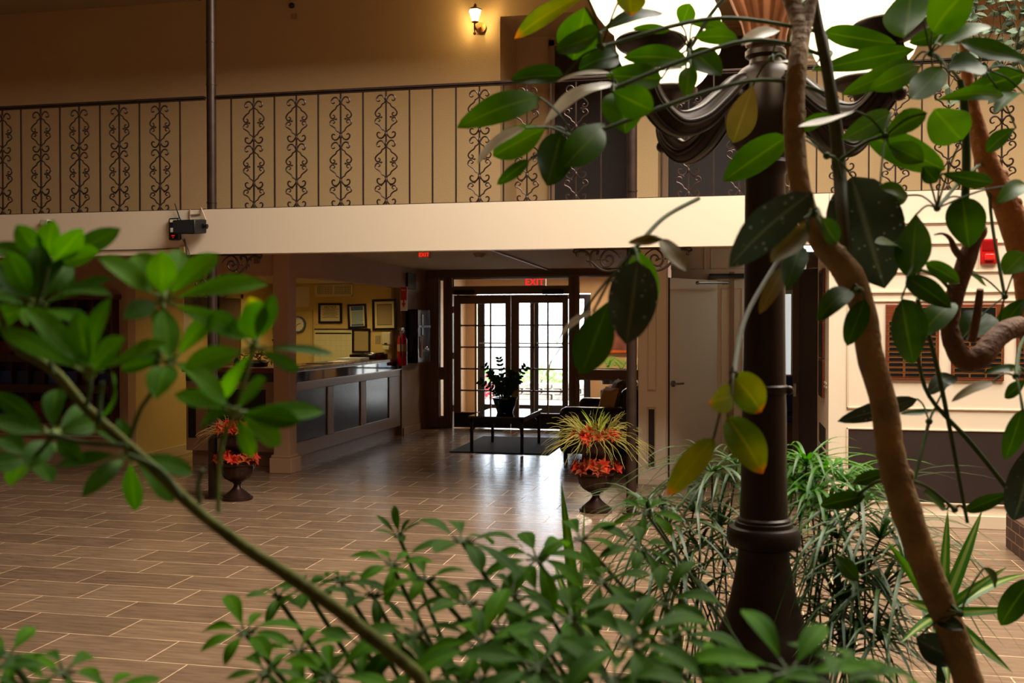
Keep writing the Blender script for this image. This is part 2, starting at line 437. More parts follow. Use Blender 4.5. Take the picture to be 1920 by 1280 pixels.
# side wall with hung plaques: x = XR, from the front wall back
YS = 9.4
sw = MB(); sw.box((XR, YF, 0), (XR+.12, YS+.1, ZC)); o = struct('wall_return', sw, m_white)
q = MB()
for (a, b) in ((.55, 1.05), (1.1, 2.1)):
    q.box((XR-.008, YF+.12, a-.02), (XR, YS-.02, a)); q.box((XR-.008, YF+.12, b), (XR, YS-.02, b+.02))
q.build('panel_moulding', m_moul, o, bevel=.002)
MB().box((XR-.004, YF+.2, .3), (XR, YS-.15, .72)).build('dark_inset', m_dark, o)
# room behind the recess: lit passage with a pale curtain of daylight
struct('wall_service', MB().box((-.6, 13.2, 0), (2.6, 13.3, ZC)), m_wall_lo)
struct('wall_service_right', MB().box((2.5, YF+.2, 0), (2.6, 13.2, ZC)), m_wall_lo)
struct('ceiling_service', MB().box((.76, YF+.06, ZC), (2.6, 13.3, ZC+.05)), m_ceil)

# ---------------- panelled white wall on the right, flush with the fascia
xw = PY(1553, 600, YF).x
o = struct('wall_front', MB().box((xw, YF-.06, 0), (6.0, YF+.06, ZU)), m_white)
yw = YF-.06
p = MB()
for py in (417, 456, 509, 547):
    z = PY(1750, py, yw).z; p.box((PY(1560, 500, yw).x, yw-.014, z-.008), (6, yw, z+.008)); p.box((PY(1560, 500, yw).x, yw-.006, z-.02), (6, yw, z-.008))
x_l = PY(1588, 600, yw).x
frame_rect(p, x_l, 3.6, PY(1750, 768, yw).z, PY(1750, 562, yw).z, yw, .014)
frame_rect(p, x_l, 3.6, PY(1750, 945, yw).z, PY(1750, 804, yw).z, yw, .014)
p.box((PY(1832, 500, yw).x-.006, yw-.01, PY(1832, 510, yw).z), (PY(1832, 500, yw).x+.006, yw, PY(1832, 456, yw).z))
p.build('panel_moulding', m_moul, o, bevel=.003)
MB().box((x_l+.014, yw-.005, PY(1750, 941, yw).z), (3.59, yw, PY(1750, 808, yw).z)).build('dark_inset', m_dark, o)
MB().box((xw, yw-.02, 0), (6, yw, .1)).build('base_strip', m_moul, o, bevel=.004)
# ------------------------------------------------------------------ iron railings with scrollwork
def zs(pts, k=3): return smoothpath([(x, 0, z) for x, z in pts], k)
def scroll_ornament():
    """right and left halves of the scrollwork, in metres, hung from z = 0 downwards (top of scrolls)"""
    u = .00105; mb = MB()
    def C(pts, r=7.2):
        for s in (1, -1):
            path = zs([(s*x*u, -y*u) for x, y in pts])
            n = len(path); mb.tube(path, [r*u*(1-.35*abs(2*i/(n-1)-1)**3) for i in range(n)], 5)
    def up_curl(k):      # springs from the knot, over the top and round inside
        C([(2, k+22), (14, k-4), (32, k-26), (56, k-28), (76, k-12), (78, k+10), (64, k+20), (50, k+12)])
    def dn_curl(k):
        C([(2, k-20), (14, k+6), (32, k+26), (56, k+28), (76, k+12), (78, k-10), (64, k-20), (50, k-12)])
    def side(c, k0=None, k1=None):
        if k0 is not None:
            C([(2, k0+12), (16, k0+34), (34, k0+44), (46, k0+66), (70, k0+82), (90, c-46), (94, c-28), (82, c-10), (62, c-8), (52, c-22), (60, c-34), (70, c-32)], 6.6)
        if k1 is not None:
            C([(2, k1-12), (16, k1-34), (34, k1-44), (46, k1-66), (70, k1-84), (90, c+46), (94, c+28), (82, c+10), (62, c+8), (52, c+22), (60, c+34), (70, c+32)], 6.6)
        C([(60, c), (44, c), (30, c)], 5)
        C([(44, c-10), (40, c), (44, c+10)], 4)
    K = [32, 327, 407, 702, 882]
    up_curl(K[0]); dn_curl(K[1]); up_curl(K[2]); dn_curl(K[3]+6); dn_curl(K[4])
    side(184, K[0], K[1]); side(556, K[2], K[3]); side(744, None, K[4])
    for k in K:
        mb.sphere((0, 0, -k*u), 13*u, 8, 6, 1.7)
    return mb
orn_src = None
RZ = 3.62
def bar_mesh(x):
    mb = MB(); mb.box((x-.006, YF-.006, ZU), (x+.006, YF+.006, RZ-.02)); return mb
def railing(x0, x1, plain, scroll, label):
    global orn_src
    r = thing('railing', ((x0+x1)/2, YF, ZU), label, 'railing')
    t = MB(); t.box((x0, YF-.022, RZ-.014), (x1, YF+.022, RZ+.006)); t.box((x0, YF-.012, RZ-.03), (x1, YF+.012, RZ-.014))
    t.build('top_rail', m_iron, r, bevel=.004)
    b = MB(); b.box((x0, YF-.01, ZU), (x1, YF+.01, ZU+.012)); b.build('bottom_rail', m_iron, r)
    for px in plain:
        x = PY(px, 300, YF).x; bar_mesh(x).build('baluster', m_iron, r)
    for px in scroll:
        x = PY(px, 300, YF).x; bo = bar_mesh(x).build('scroll_baluster', m_iron, r)
        if orn_src is None:
            orn_src = scroll_ornament().build('scrollwork', m_iron, bo, off=Vector((0, 0, 0))); so = orn_src
        else:
            so = orn_src.copy(); COL.objects.link(so); so.parent = bo
        so.location = Vector((x, YF, RZ-.06)) - wloc(bo)
    return r
xp1 = -4.58; xp2 = -.80
railing(-9, xp1-.06, [-38, 40, 113, 188, 262, 338], [-60, 5, 77, 149, 224, 300], 'black iron scroll railing on the balcony edge left of the tall post')
railing(xp1+.05, xp2-.05, [434, 515, 597, 681, 768, 811, 855, 944, 1033, 1127], [476, 556, 639, 724, 899, 988, 1080], 'black iron scroll railing on the balcony between the two round posts')
railing(xp2+.05, 6, [1240, 1338, 1435, 1531, 1629, 1728, 1828, 1925], [1291, 1386, 1483, 1580, 1679, 1778, 1878], 'black iron scroll railing on the balcony behind the lamp and big leaves')

def bracket_mesh(s, low):
    """scroll bracket, s = +1 right / -1 left, zoom px units from the post top corner"""
    u = .000556; mb = MB()
    def C(pts, r=12, k=4):
        path = [Vector((s*x*u, 0, -y*u)) for x, y in pts]; path = smoothpath(path, k); n = len(path)
        mb.tube(path, [1.5*r*u*(1-.4*abs(2*i/(n-1)-1)**3) for i in range(n)], 6)
    mb.box((s*0, -.012, -.012), (s*800*u, .012, .0))
    C([(800, 15), (795, 45), (770, 50)]); C([(770, 50), (720, 40), (680, 35), (620, 45), (575, 80), (548, 130), (535, 190)])
    mb.sphere((s*745*u, 0, -95*u), 26*u, 8, 6); C([(745, 95), (765, 70), (760, 45)], 9)
    C([(440, 70), (425, 45), (455, 25), (500, 30), (535, 70), (545, 130)]); mb.sphere((s*442*u, 0, -72*u), 24*u, 8, 6)
    C([(610, 90), (580, 80), (550, 110)], 9); mb.sphere((s*612*u, 0, -90*u), 16*u, 8, 6)
    C([(100, 140), (150, 80), (220, 32), (280, 20), (340, 55), (382, 120), (385, 200), (350, 255), (295, 265), (235, 235), (205, 180), (220, 125), (265, 105), (305, 125), (315, 165), (295, 190), (270, 180)], 11)
    for i in range(5): mb.sphere((s*(300+i*42)*u, 0, -(165+(-6 if i % 2 else 0))*u), 18*u, 8, 6)
    C([(590, 175), (550, 185), (500, 225), (440, 280), (370, 320), (280, 338), (170, 325), (80, 345)], 13)
    C([(560, 190), (545, 230), (535, 265)], 9); mb.sphere((s*588*u, 0, -176*u), 22*u, 8, 6)
    C([(520, 200), (490, 250), (430, 300)], 9)
    C([(360, 290), (345, 265), (365, 245)], 7)
    if low:
        C([(150, 325), (90, 380), (40, 450), (18, 560), (14, 640)], 12)
        C([(80, 400), (120, 420), (150, 470), (200, 500), (240, 480)], 9)
        C([(240, 480), (215, 460), (200, 480)], 7)
        C([(30, 520), (120, 470), (190, 500), (220, 580), (190, 660), (120, 690), (50, 660), (20, 600)], 10)
    return mb
def iron_post(x, label):
    r = thing('iron_post', (x, YF, 0), label, 'post', 'round posts carrying the balcony')
    s = MB(); s.cyl((x, YF, .012), (x, YF, 4.88), .042, 20)
    s.build('shaft', m_iron, r)
    for z in (.05, 2.66, 3.72, 4.1, 4.55):
        MB().cyl((x, YF, z), (x, YF, z+.012), .046, 20).build('ring', m_iron, r)
    MB().cyl((x, YF, 0), (x, YF, .014), .075, 24).build('foot_plate', m_iron, r)
    for z in (2.198, 4.88):
        for sd in (1, -1):
            mb = bracket_mesh(sd, True); o = mb.build('scroll_bracket', m_iron, r, off=Vector((0, 0, 0)))
            o.location = (sd*.04, 0, z)
    return r
iron_post(xp1, 'tall round dark metal post beside the speaker, urn at its foot')
iron_post(xp2, 'tall round dark metal post with the leafy grass-topped urn at its foot')

# ------------------------------------------------------------------ wall sconce
sc = PY(898, 42, YW)
r = thing('wall_sconce', (sc.x, YW, sc.z), 'small lit lantern wall light with brass bracket on the upper wall', 'wall light')
X, Z = sc.x, sc.z
m_brass = mat('aged_brass', (112, 72, 34), .35, .9)
MB().cyl((X+.02, YW, Z-.06), (X+.02, YW-.02, Z-.06), .055, 20).build('wall_plate', m_brass, r)
MB().tube(smoothpath([(X+.02, YW-.02, Z-.06), (X+.0, YW-.08, Z-.1), (X-.01, YW-.13, Z-.08), (X-.01, YW-.14, Z-.035)]), .009, 8).build('arm', m_brass, r)
MB().tube([(X-.01, YW-.14, Z-.16), (X-.01, YW-.14, Z-.04)], [.006, .01], 8).sphere((X-.01, YW-.14, Z-.15), .016, 8, 6).build('finial_rod', m_brass, r)
c = Vector((X-.005, YW-.14, Z))
MB().lathe([(.028, -.035), (.034, -.02), (.062, .075), (.064, .08)], c, 6).build('glass_shade', mat('lit_sconce_glass', (255, 230, 170), .3, emit=(255, 214, 140), es=9), r, ang=20)
MB().lathe([(.07, .08), (.068, .09), (.03, .11), (.012, .118), (.016, .13), (.004, .15)], c, 6).lathe([(.01, -.05), (.036, -.036), (.03, -.03)], c, 12).build('lantern_cap', m_brass, r, ang=20)
lp = bpy.data.lights.new('sconce_bulb', 'POINT'); lp.energy = 55; lp.color = (1, .74, .3); lp.shadow_soft_size = .05
lo = bpy.data.objects.new('sconce_bulb', lp); COL.objects.link(lo); lo.location = c+Vector((0, -.005, .02))
# little sensor on the upper wall
s1 = PY(549, 12, YW)
r = thing('motion_sensor', s1, 'tiny dark sensor with a pale plate high on the upper wall', 'sensor')
MB().sphere(s1+Vector((0, -.03, 0)), .03, 12, 8).build('sensor_eye', m_black, r)
MB().box(s1+Vector((-.03, -.012, -.02)), s1+Vector((.03, 0, .03))).build('mount', m_ceil, r)
s2 = PY(551, 31, YW)
tag(MB().box(s2+Vector((-.035, -.008, -.03)), s2+Vector((.035, 0, .03))).build('wall_plate', mat('beige_plastic', (178, 140, 96), .5), None, bevel=.003), 'small beige blank plate below the sensor on the upper wall', 'wall plate')

# ------------------------------------------------------------------ speaker, paging unit, cable on the fascia
yf = YF-.06
a = PY(331, 430, yf)
r = thing('wireless_receiver', a, 'small black upright wireless box with antenna beside the speaker', 'wireless box')
MB().box(a+Vector((-.055, -.05, -.1)), a+Vector((.055, 0, .1))).build('case', mat('dark_blue_black_plastic', (16, 26, 34), .35), r, bevel=.015)
MB().tube([a+Vector((.05, -.02, .08)), a+Vector((.0, -.03, .23))], [.007, .004], 8).build('antenna', m_black, r)
MB().box(a+Vector((-.035, -.053, .06)), a+Vector((.035, -.05, .085))).build('white_label', m_paper, r)
MB().box(a+Vector((-.03, -.053, -.03)), a+Vector((.02, -.05, .01))).build('white_label', mat('white_plastic', (235, 235, 232), .5), r)
MB().box(a+Vector((-.02, -.053, -.065)), a+Vector((.01, -.05, -.055))).box(a+Vector((-.01, -.053, -.08)), a+Vector((.0, -.05, -.073))).build('red_display', mat('red_led', (150, 14, 10), .4, emit=(255, 30, 20), es=.6), r)
a = PY(366, 428, yf)
r = thing('speaker', a, 'black box loudspeaker hung on the fascia beside the wireless box', 'speaker')
b = MB(); x0 = a.x-.105; 
b.add([(x0, yf-.2, a.z-.065), (x0+.2, yf-.18, a.z-.07), (x0+.24, yf-.04, a.z-.05), (x0+.03, yf-.04, a.z-.05),
       (x0-.005, yf-.2, a.z+.055), (x0+.2, yf-.18, a.z+.06), (x0+.24, yf-.04, a.z+.075), (x0+.03, yf-.04, a.z+.07)], [(0,3,2,1),(4,5,6,7),(0,1,5,4),(1,2,6,5),(2,3,7,6),(3,0,4,7)])
b.build('cabinet', m_black, r, bevel=.008)
b = MB(); b.add([(x0+.008, yf-.203, a.z-.055), (x0+.19, yf-.186, a.z-.06), (x0+.19, yf-.186, a.z+.05), (x0+.004, yf-.203, a.z+.045)], [(0, 1, 2, 3)]); b.build('grille', mat('speaker_cloth', (9, 9, 10), .9), r)
MB().cyl((x0+.24, yf-.08, a.z+.01), (x0+.27, yf-.08, a.z+.01), .018, 12).box((x0+.225, yf-.095, a.z-.01), (x0+.24, yf-.02, a.z+.03)).build('side_knob', m_black, r)
MB().tube([(x0+.06, yf-.01, a.z+.17), (x0+.06, yf-.01, a.z+.02), (x0+.06, yf-.06, a.z+.0)], .007, 8).tube([(x0+.06, yf-.01, a.z+.12), (x0+.16, yf-.01, a.z+.125), (x0+.17, yf-.01, a.z+.18), (x0+.23, yf-.03, a.z+.06)], .006, 8).build('bracket', mat('galvanised_wire', (188, 160, 130), .4, .5), r)
cb = MB(); q = [PY(px, py, yf-.008) for px, py in ((346, 448), (349, 462), (352, 478))]
cb.tube(smoothpath(q), .008, 6); q = [PY(px, py, yf-.008) for px, py in ((-30, 478), (100, 474), (170, 470), (260, 468), (335, 466), (346, 470))]
cb.tube(smoothpath(q), .005, 6)
cb.tube(smoothpath([PY(px, py, yf-.01) for px, py in ((341, 448), (347, 456), (354, 470), (356, 480))]), .003, 6)
tag(cb.build('cable', mat('grey_cable', (96, 80, 66), .5)), 'thin grey cables running along the bottom of the fascia', 'cable')
a = PY(344, 468, yf)
tag(MB().box(a+Vector((-.025, -.03, -.03)), a+Vector((.025, 0, .03))).build('junction_box', mat('beige_box', (214, 184, 120), .5), None, bevel=.004), 'small beige junction box under the speaker on the fascia', 'box')
a = PY(90, 418, yf)
r = thing('small_camera', a, 'small pale device on the fascia behind the upper left leaves', 'camera')
MB().box(a+Vector((-.05, -.05, -.03)), a+Vector((.03, 0, .03))).build('housing', mat('grey_white_plastic', (190, 180, 160), .4), r, bevel=.008)
MB().cyl(a+Vector((.03, -.03, .0)), a+Vector((.06, -.04, -.01)), .018, 10).build('lens', m_black, r)

# ------------------------------------------------------------------ fire alarm and plaques on the right wall
yw = YF-.06
a = PY(1853, 470, yw)
r = thing('fire_alarm', a, 'red fire alarm horn strobe on the white panelled wall', 'fire alarm')
MB().box(a+Vector((-.06, -.03, -.1)), a+Vector((.06, 0, .09))).build('housing', m_red, r, bevel=.006)
g = MB()
for i in range(7): g.box(a+Vector((-.048, -.036, .0+i*.011)), a+Vector((.048, -.03, .005+i*.011)))
for i in range(7): g.box(a+Vector((-.048+i*.0145, -.036, 0)), a+Vector((-.042+i*.0145, -.03, .075)))
g.build('grille', m_red, r)
MB().box(a+Vector((-.046, -.031, .002)), a+Vector((.046, -.0295, .074))).build('grille_back', mat('dark_red', (70, 8, 8), .5), r)
MB().box(a+Vector((-.035, -.06, -.075)), a+Vector((.035, -.03, -.025))).build('strobe_lens', mat('red_lens', (220, 40, 30), .15, coat=.5), r, bevel=.008)
m_gold = mat('gold_line', (196, 150, 84), .35, .7); m_plate = mat('black_name_plate', (16, 15, 16), .3)
plate_src = {}
def plaque(px0, px1, label):
    x0 = PY(px0, 640, yw).x; x1 = PY(px1, 640, yw).x; zt = PY(1750, 570, yw).z; zb = PY(1750, 713, yw).z
    r = thing('award_plaque', ((x0+x1)/2, yw, zb), label, 'plaque', 'wooden plaques on the white wall')
    MB().box((x0, yw-.022, zb), (x1, yw, zt)).build('wooden_board', m_wood, r, bevel=.006)
    cx = (x0+x1)/2; W = x1-x0
    h = MB(); h.box((cx-W*.34, yw-.0245, zt-.115), (cx+W*.34, yw-.022, zt-.025)); hg = h.build('header_plate', m_gold, r)
    MB().box((cx-W*.34+.004, yw-.026, zt-.111), (cx+W*.34-.004, yw-.0245, zt-.029)).build('black_field', m_plate, hg)
    rows = 11; cw = W*.29; rh = (zt-.13-zb-.02)/rows
    if 'g' not in plate_src:
        plate_src['g'] = MB().box((-cw/2+.002, -.0015, -rh/2+.004), (cw/2-.002, .0015, rh/2-.004)); 
        me = plate_src['g'].build('name_plate', m_gold, None, off=Vector((0, 0, 0))); plate_src['o'] = me
        fl = MB().box((-cw/2+.005, -.003, -rh/2+.0075), (cw/2-.005, -.0015, rh/2-.0075)).build('black_field', m_plate, me, off=Vector((0, 0, 0)))
        first = True
    else: first = False
    for i in range(rows):
        for j in range(3):
            if first: o = plate_src['o']; o.parent = r; first = False
            else: o = copy_tree(plate_src['o'], r)
            o.location = Vector((x0+W*(.195+.305*j), yw-.0235, zb+.022+rh*(i+.5))) - r.location
    return r
plaque(1660, 1760, 'wooden award plaque nearest the white wall corner, behind the thick bent trunk')
plaque(1783, 1882, 'wooden award plaque behind the curled brown branch, between two others')
plaque(1905, 2004, 'wooden award plaque cut off by the right edge of the photo')
# plaques on the return wall
spots = ((575, 500+60, 'topmost'), (612, 0, ''), (672, 0, ''), (742, 0, ''))
for i, (zc, hh, nm) in enumerate(((1.93, .1, 'small dark oval plaque, topmost on the narrow wall by the dark door'),
                              (1.72, .13, 'dark plaque on the narrow wall, second from the top'),
                              (1.44, .15, 'dark plaque on the narrow wall, at eye height beside the dark door'),
                              (1.12, .16, 'dark plaque on the narrow wall, lowest of its column'))):
    r = thing('wall_plaque', (XR, YF+.5, zc), nm, 'plaque', 'plaques on the narrow wall by the dark door')
    MB().box((XR-.02, YF+.3, zc-hh), (XR, YF+.68, zc+hh)).build('wooden_board', m_wood, r, bevel=.005)
    MB().box((XR-.024, YF+.33, zc-hh+.02), (XR-.02, YF+.65, zc+hh-.02)).build('dark_plate', m_plate, r)
# the dark door leaf swung open next to it and its frame
r = MB(); xd = XR-.03
h0 = P(1498, 700, 9.55); h1 = P(1532, 700, 9.25)
h0.z = 0; h1.z = 0
def slab(mb, a, b, th, z0, z1):
    d = (b-a); d.z = 0; n = Vector((-d.y, d.x, 0)).normalized()*th
    vs = [a, b, b+n, a+n]; mb.add([(p.x, p.y, z0) for p in vs]+[(p.x, p.y, z1) for p in vs], [(0,3,2,1),(4,5,6,7),(0,1,5,4),(1,2,6,5),(2,3,7,6),(3,0,4,7)]); return mb
dk = slab(MB(), h0, h1+Vector((.0, .0, 0)), .045, .01, 2.08); o = struct('door_3', dk, m_dark, bevel=.003)
slab(MB(), P(1486, 700, 9.6)*1, h0, .03, .01, 2.08).build('door_edge', mat('brown_door_edge', (70, 54, 46), .5), o)
lt = P(1490, 731, 9.55)
MB().box(lt+Vector((-.012, -.02, -.06)), lt+Vector((.012, .0, .06))).build('latch_plate', m_steel, o)
struct('trim_2', MB().box((P(1476, 600, 9.9).x-.55, YR-.02, 0), (P(1476, 600, 9.9).x-.5, YR, 2.12)), m_trimp)
# bright strip: tall narrow window at the end of the service passage
wz = PY(1479, 650, 13.2); w0 = PY(1470, 560, 13.19).x; w1 = PY(1480, 560, 13.19).x
o = struct('window_1', MB().box((w0-.06, 13.14, .95), (w0, 13.2, 1.95)).box((w1+.02, 13.14, .95), (w1+.1, 13.2, 1.95)).box((w0-.06, 13.14, 1.95), (w1+.1, 13.2, 2.0)), m_white)
MB().box((w0, 13.17, .95), (w1+.02, 13.19, 1.95)).build('lit_pane', mat('lit_pane', (235, 238, 235), .5, emit=(235, 240, 240), es=.6), o)
a = PY(1479, 800, 12.6)
r = thing('blue_chair', (a.x, 12.6, 0), 'dark blue seat glimpsed beside the lamp post shaft', 'chair')
MB().box((a.x-.25, 12.4, .42), (a.x+.25, 12.85, .5)).build('seat', mat('blue_fabric', (14, 22, 70), .7), r, bevel=.02)
MB().box((a.x-.25, 12.8, .5), (a.x+.25, 12.88, .95)).build('backrest', mat('blue_fabric', (14, 22, 70), .7), r, bevel=.02)
for sx in (-.22, .22):
    for sy in (12.44, 12.82): MB().cyl((a.x+sx, sy, 0), (a.x+sx, sy, .42), .015, 8).build('leg', m_black, r)
# ceiling light in the service passage
a = PY(1519, 497, 10.6)
r = thing('ceiling_light', (a.x, 10.6, ZC), 'bright white strip ceiling light above the dark open door', 'ceiling light')
MB().box((a.x-.05, 10.2, ZC-.05), (a.x+.12, 11.4, ZC-.012)).build('tube_diffuser', mat('cool_light', (240, 250, 245), .4, emit=(235, 250, 240), es=6), r, bevel=.01)
MB().box((a.x-.08, 10.15, ZC-.015), (a.x+.15, 11.45, ZC)).build('light_frame', m_white, r)

# ------------------------------------------------------------------ open white door with lever and closer arm
h0 = P(1253, 700, 10.05); h1 = P(1345, 700, 10.7); h0.z = h1.z = 0
o = struct('door_4', slab(MB(), h0, h1, .045, .01, 2.03), m_white, bevel=.003)
e0 = P(1246, 700, 10.1); e0.z = 0
slab(MB(), e0, h0-(h1-h0).normalized()*.001, .02, .01, 2.03).build('door_edge', m_dark, o)
dd = (h1-h0).normalized(); nn = Vector((dd.y, -dd.x, 0))
k = h0+dd*.07+Vector((0, 0, .985))
hd = MB(); hd.cyl(k, k+nn*.02, .032, 20); hd.tube(smoothpath([k+nn*.02, k+nn*.05, k+nn*.055+dd*.04, k+nn*.05+dd*.12]), .011, 8)
hd.build('door_handle', m_steel, o)
MB().box(e0+Vector((0, -.004, .93)), e0+Vector((.025, 0, 1.04))).build('latch_plate', mat('copper_latch', (140, 80, 50), .3, .9), o)
k = PY(1308, 530, 10.3); k2 = PY(1365, 530, 10.75)
MB().tube([k, k2], .012, 8).sphere(k, .02, 8, 6).box(k2+Vector((-.06, -.01, -.02)), k2+Vector((.06, .02, .02))).build('closer_arm', m_steel, o)

# ------------------------------------------------------------------ ceiling bits in the corridor
def exit_box(px, py, Y, label, ln=.3):
    a = PY(px, py, Y)
    r = thing('exit_sign', a, label, 'exit sign')
    MB().box(a+Vector((-ln/2, -.04, -.09)), a+Vector((ln/2, .04, .09))).build('case', mat('white_sign_case', (196, 170, 150), .5), r, bevel=.006)
    MB().cyl(a+Vector((0, 0, .09)), (a.x, a.y, ZC), .02, 8).build('stem', m_steel, r)
    text_mesh('exit_letters', 'EXIT', .15, mat('red_glow_letters', (230, 20, 16), .4, emit=(255, 26, 20), es=1.5), r, a+Vector((.0, -.042, 0)), (1, 0, 0), (0, 0, 1), .001)
    return r
a = PY(797, 479, 11.0)
r = thing('exit_light', (a.x, 11.0, ZC), 'tiny glowing red exit sign on the corridor ceiling near the desk', 'exit sign')
MB().box((a.x-.07, 10.96, a.z-.035), (a.x+.06, 11.04, ZC)).build('case', mat('white_sign_case', (196, 170, 150), .5), r, bevel=.004)
text_mesh('exit_letters', 'EXIT', .06, mat('red_glow_letters', (230, 20, 16), .4, emit=(255, 26, 20), es=1.5), r, (a.x, 10.958, a.z+.005), (1, 0, 0), (0, 0, 1), .001)
a = PY(899, 478, 11.6)
r = thing('smoke_detector', (a.x, 11.6, ZC), 'round pale smoke detector on the corridor ceiling', 'smoke detector')
MB().lathe([(.045, -.045), (.06, -.03), (.075, -.006), (.08, 0)], (a.x, 11.6, ZC), 20).build('body', m_trimp, r)
MB().sphere((a.x+.02, 11.59, ZC-.045), .008, 8, 6).build('indicator', m_ceil, r)
cdt = MB().tube([PZ(905, 462, ZC-.012), PZ(1026, 505, ZC-.012)], .014, 8)
tag(cdt.build('ceiling_conduit', m_trimp), 'thin painted conduit running across the corridor ceiling', 'conduit')
a = PY(482, 488, YW-.02)
tag(MB().box(a+Vector((-.035, -.01, -.035)), a+Vector((.035, 0, .035))).build('header_plate', mat('mauve_plate', (120, 84, 70), .5), None, bevel=.004), 'small square plate on the brown header over the desk', 'wall plate')
# ------------------------------------------------------------------ entrance: frames, double doors, vestibule, outside
Xe = lambda px: PY(px, 700, YE).x
Ze = lambda py, px=960: PY(px, py, YE).z
m_fr = mat('entrance_frame_paint', (132, 102, 76), .4)
f = MB(); y0, y1 = YE, YE+.12
XL = -4.7; XRt = -.75
# wall members left to right
zt = ZC
sl0, sl1 = Xe(823), Xe(831)       # left sidelight
f.box((XL, y0, 0), (sl0, y1, zt)); f.box((sl1, y0, 0), (Xe(848), y1, zt))
f.box((sl0, y0, 0), (sl1, y1, Ze(784))); f.box((sl0, y0, Ze(712)), (sl1, y1, Ze(691))); f.box((sl0, y0, Ze(523)), (sl1, y1, zt))
f.box((Xe(848), y0, Ze(521)), (Xe(1066), y1, zt)); f.box((Xe(848), y0, Ze(551)), (Xe(1066), y1, Ze(537)))
f.box((Xe(1066), y0, 0), (Xe(1084), y1, zt))
f.box((Xe(1084), y0, 0), (XRt, y1, Ze(790))); f.box((Xe(1084), y0, Ze(710)), (XRt, y1, Ze(691))); f.box((Xe(1084), y0, Ze(519)), (XRt, y1, zt))
f.box((Xe(1180), y0, 0), (Xe(1186), y1, zt)); f.box((Xe(1196), y0, 0), (XRt, y1, zt))
struct('wall_entrance', f, m_fr, bevel=.008)
t = MB(); t.box((XL, y0-.03, Ze(519)), (XRt, y0, Ze(513))); t.box((Xe(838), y0-.02, 0), (Xe(842), y0, Ze(519))); t.box((Xe(1073), y0-.02, 0), (Xe(1077), y0, Ze(519)))
struct('trim_3', t, m_trimd, bevel=.004)
def pane(n, xa, xb, za, zb, y=YE+.06):
    o = struct('window_%d' % n, MB().box((xa-.0, y-.012, za), (xa+.012, y+.012, zb)).box((xb-.012, y-.012, za), (xb, y+.012, zb)).box((xa, y-.012, za), (xb, y+.012, za+.012)).box((xa, y-.012, zb-.012), (xb, y+.012, zb)), m_trimd)
    MB().quad((xa, y, za), (xb, y, za), (xb, y, zb), (xa, y, zb)).build('pane', m_glass, o)
pane(2, sl0, sl1, Ze(691), Ze(523)); pane(3, sl0, sl1, Ze(784), Ze(712))
pane(4, Xe(848), Xe(1066), Ze(537), Ze(521)); pane(5, Xe(1084), Xe(1180), Ze(691), Ze(519)); pane(6, Xe(1084), Xe(1180), Ze(790), Ze(710))
def french_door(n, x0, x1, y, z1, zg0, zg1, gl, gr, cols, rows, m, th=.045, kick=None, bar=None, handle=None):
    d = MB(); d.box((x0, y, .01), (gl, y+th, z1)); d.box((gr, y, .01), (x1, y+th, z1)); d.box((gl, y, .01), (gr, y+th, zg0)); d.box((gl, y, zg1), (gr, y+th, z1))
    o = struct('door_%d' % n, d, m, bevel=.004)
    g = MB()
    for i in range(1, cols): x = gl+(gr-gl)*i/cols; g.box((x-.012, y+.006, zg0), (x+.012, y+th-.006, zg1))
    for i in range(1, rows): z = zg0+(zg1-zg0)*i/rows; g.box((gl, y+.006, z-.012), (gr, y+th-.006, z+.012))
    if cols > 1: g.build('muntin_grid', m, o)
    MB().quad((gl, y+th/2, zg0), (gr, y+th/2, zg0), (gr, y+th/2, zg1), (gl, y+th/2, zg1)).build('pane', m_glass, o)
    if kick: MB().box((x0+.005, y-.004, kick[0]), (x1-.005, y, kick[1])).build('kick_plate', m_black, o)
    if bar is not None:
        b = MB(); b.tube([(x0+.05, y-.05, bar), (x1-.05, y-.05, bar)], .014, 8); b.tube([(x0+.07, y, bar), (x0+.07, y-.05, bar)], .012, 8); b.tube([(x1-.07, y, bar), (x1-.07, y-.05, bar)], .012, 8); b.build('push_bar', m_steel, o)
    if handle is not None:
        MB().box((handle-.015, y-.01, .92), (handle+.015, y, 1.12)).tube([(handle, y-.01, 1.02), (handle, y-.05, 1.02), (handle+.06, y-.05, 1.02)], .009, 8).build('door_handle', m_steel, o)
    return o
xm = Xe(957)
da = french_door(5, Xe(850), xm-.004, YE+.03, Ze(553), Ze(774), Ze(569), Xe(863), Xe(946.5), 3, 5, m_fr, kick=(.03, Ze(776)), handle=None)
db = french_door(6, xm+.004, Xe(1064), YE+.03, Ze(553), Ze(774), Ze(568), Xe(972), Xe(1053.5), 3, 5, m_fr, kick=(.03, Ze(776)))
for (pa, pb, dd_) in ((853, 890, da), (1018, 1057, db)):
    MB().box((Xe(pa), YE-.06, Ze(552)), (Xe(pb), YE+.0, Ze(543))).tube([(Xe(pa)+.05, YE-.05, Ze(553)), (Xe(pa)+.26, YE-.12, Ze(557))], .009, 6).build('door_closer', m_black, dd_, bevel=.004)
for z in (.3, 1.1, 1.8): MB().cyl((Xe(849), YE+.02, z-.05), (Xe(849), YE+.02, z+.05), .012, 8).build('hinge', m_steel, da)
